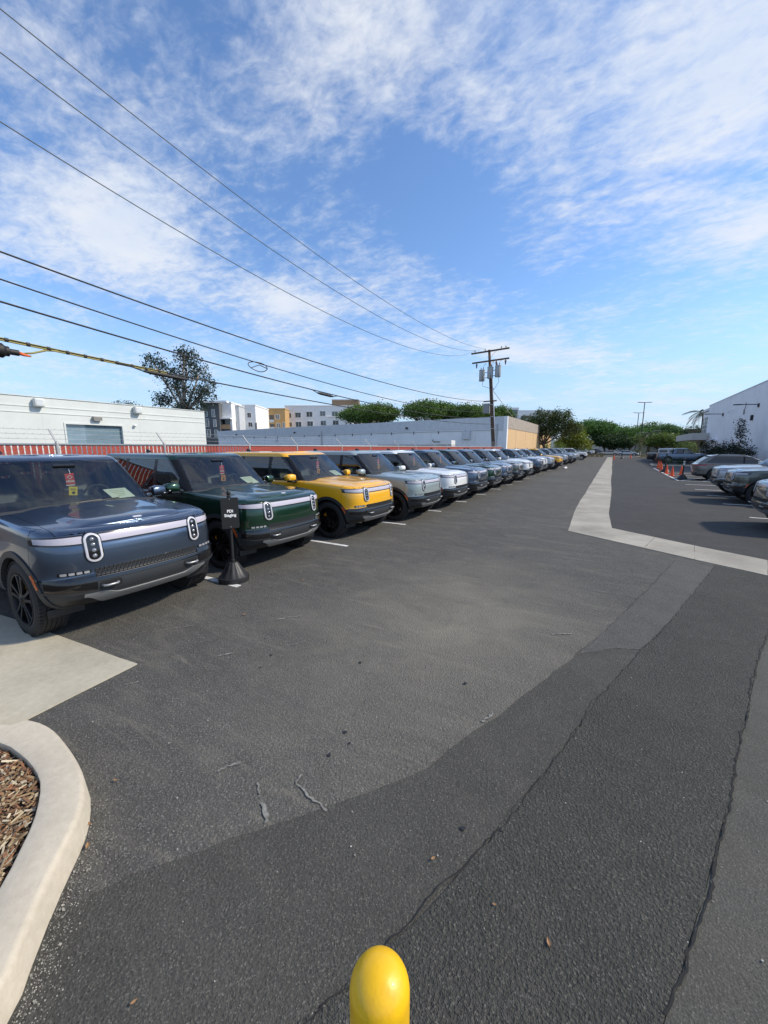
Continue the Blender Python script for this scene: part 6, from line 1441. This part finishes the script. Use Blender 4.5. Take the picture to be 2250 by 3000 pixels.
board = bd.build('board', mat('black board', (.012, .012, .012), .5), sg_, loc=(.036 * math.cos(ang_), .036 * math.sin(ang_), 1.07), rot=(R(90), 0, ang_ + math.pi / 2))
obj('lettering', text_mesh('PDi', .060, CHALK), None, board, (0, .030, .0075)); obj('lettering', text_mesh('Staging', .060, CHALK), None, board, (0, -.032, .0075))
for z in (.212, -.212): MB().lathe([(0, .010), (.007, .009), (.008, .006)], 10, 'z', Matrix.Translation((0, z, 0))).build('screw', M['chrome'], board)
CONE = mat('safety orange', (.85, .10, .015), .45); 
def cone(p, lb, s=1.):
    t = thing('traffic_cone', lb, 'traffic cone', p, rnd.uniform(0, 1), 'orange traffic cones')
    MB().lathe([(.145, .03), (.14, .05), (.125, .055), (.03, .68), (.026, .70), (.0, .705)], 24).build('body', CONE, t, ang=40); MB().bbox((-.18, -.18, 0), (.18, .18, .03)).build('base', CONE, t, bevel=.01); t.scale = (s,) * 3
cr_ = lambda x, y: (1880 + x / 4.484, 1260 + y / 4.484)
for (x, y), lb in zip([(215, 497), (255, 545), (323, 573), (395, 605), (515, 590), (243, 505)], ['farthest orange cone of the line by the island', 'third farthest orange cone in the line on the right', 'orange cone just right of the thin black post', 'nearest orange cone of the line on the right', 'orange cone behind the striped black post', 'orange cone second farthest in the line by the island']): cone(on_z(*cr_(x, y)), lb)
for (x, y), lb in zip([(755, 573), (923, 561)], ['orange cone at the far end of the gutter strip', 'orange cone at the far right of the drive entrance']): cone(on_z(1580 + x / 3.456, 1180 + y / 3.456), lb, 1.15)
def stanchion(p, lb, bands, s=1.):
    t = thing('stanchion', lb, 'stanchion', p, .3, 'black posts on weighted bases'); MB().lathe([(.30, 0), (.30, .07), (.27, .10), (.10, .32), (.05, .33)], 28).build('base', BASEP, t, ang=40); MB().lathe([(.045, .33), (.045, 1.32), (.055, 1.33), (.05, 1.40), (0, 1.42)], 16).build('post', BASEP, t, ang=40)
    for z in bands: MB().lathe([(.0465, z), (.0465, z + .05)], 16).build('band', CHALK, t)
    t.scale = (s,) * 3
stanchion(on_z(*cr_(530, 648)), 'black post with white bands in front of the grey crossover', (.95, 1.05, 1.15), .98); stanchion(on_z(*cr_(305, 553)), 'thin black post between the orange cones', (), 1.1); stanchion(on_z(1580 + 838 / 3.456, 1180 + 566 / 3.456), 'small distant black post in the middle of the drive entrance', (), 1.05)
# lamp posts
for (x0, yt, yb_, d, lb) in ((752, 252, 640, 112, 'taller near black lamp post with a double head'), (707, 330, 600, 140, 'shorter far black lamp post with a double head')):
    tp = at_depth(1600 + (x0 - 14) / 2.552, 1080 + yt / 2.552, d); t = thing('lamp_post', lb, 'lamp post', (tp.x, tp.y, 0), 0, 'parking lot lamp posts')
    MB().lathe([(.35, 0), (.35, .9), (0, .9)], 20).build('footing', M['white'], t, ang=40); MB().lathe([(.15, .9), (.10, tp.z), (0, tp.z)], 12).build('pole', DKMET, t, ang=40)
    u = Vector((math.cos(YAW), math.sin(YAW), 0))
    for s in (1, -1): MB().bar(Vector((0, 0, tp.z - .05)) + u * s * .1, Vector((0, 0, tp.z + .02)) + u * s * 1.9, .42, .12).build('lamp_head', DKMET, t)
# islands and street
sheet('island', [(3.9, 53.4), (9.2, 53.4), (9.2, 56.4), (4.5, 56.4), (3.9, 55.8)], .15, KERB, None, .17, kind='structure')
sheet('island_soil', [(4.15, 53.65), (9.1, 53.65), (9.1, 56.2), (4.6, 56.2), (4.15, 55.6)], .155, mat('bed soil', (.10, .07, .05), .95, noise=(6, .4)), None, .01, kind='structure')
for i, (x, y) in enumerate([(4.7, 54.6), (5.6, 55.1), (6.6, 54.5)]): tree('low_bush', ['reddish low plant at the tip of the island', 'green low plant in the middle of the island', 'dark low plant at the rear of the island'][i], (x, y, .15), [(0, 0, .35, .45, .45, .35)], 300, .14, [(.10, .05, .03), (.04, .08, .02), (.025, .05, .018)][i], 95 + i, .03, .3, cat='plant')
sheet('planting_strip', [(-14, 97), (-1.6, 97), (-1.6, 101.5), (-14, 101.5)], .12, mat('dry bed soil', (.20, .14, .08), .95, noise=(3, .3)), None, .14, kind='structure'); sheet('planting_strip', [(4.4, 95), (16, 104), (16, 108), (4.4, 99)], .12, mat('dry bed soil b', (.20, .15, .09), .95, noise=(3, .3)), None, .14, kind='structure')
sheet('sidewalk', [(-120, 103), (120, 103), (120, 105), (-120, 105)], .10, CONC, None, .12, kind='structure')
sheet('street', [(-160, 105.5), (160, 105.5), (160, 121), (-160, 121)], .006, A_SMOOTH, None, .005, kind='structure'); sheet('sidewalk', [(-120, 121.5), (120, 121.5), (120, 124), (-120, 124)], .10, CONC, None, .12, kind='structure')
sheet('lawn', [(-160, 124.2), (160, 124.2), (160, 132), (-160, 132)], .03, mat('street lawn', (.06, .10, .03), .95, noise=(2, .4)), None, .02, kind='structure')
for lb, px, yy, c in (('champagne sedan parked on the street left of the drive mouth', 1580 + 700 / 3.456, 109.5, 'beige'), ('pale sedan parked on the street right of the drive mouth', 1580 + 890 / 3.456, 109.5, 'silver')):
    p = on_y(px, 1325, yy); SEDAN.spawn('street_car', lb, 'sedan', (p.x, yy, .012), math.pi if c == 'beige' else 0, c, 'cars on the street')
p = on_y(1580 + 585 / 3.456, 1325, 118); CROSS.spawn('street_car', 'dark crossover across the street under the umbrella tree', 'crossover', (p.x, 118, .012), 0, 'black', 'cars on the street')
p = on_y(1580 + 450 / 3.456, 1325, 104.2) ; TRUCK.spawn('street_car', 'white pickup on the street seen past the white row-end pickup', 'pickup', (p.x - 1, 112, .012), math.pi, 'white', 'cars on the street', ('bed_canopy', 'canopy_window', 'canopy_door'))
fb = MB().bbox((-60, 0, 0), (60, 14, 5.0)).build('wall', stucco('far pale building', (.50, .49, .46)), None); fb.name = 'far_building'; fb.location = (-5, 175, 0); tag(fb, 'long low pale building glimpsed beneath the street trees', 'building')
far = MB().bbox((-14, 0, 0), (12, 12, 8.2)).build('brown_building', AP_B, loc=(36, 170, 0), rot=(0, 0, YAW)); tag(far, 'brown flat-roofed building between the trees and the showroom', 'building')
# wheel stop in front of the distant yellow SUV
ws = MB().bbox((-.09, -.9, 0), (.09, .9, .13)).build('wheel_stop', M['white'], loc=(-3.95, 42.3, 0), bevel=.02); tag(ws, 'white wheel stop lying beyond the distant yellow SUV', 'wheel stop')
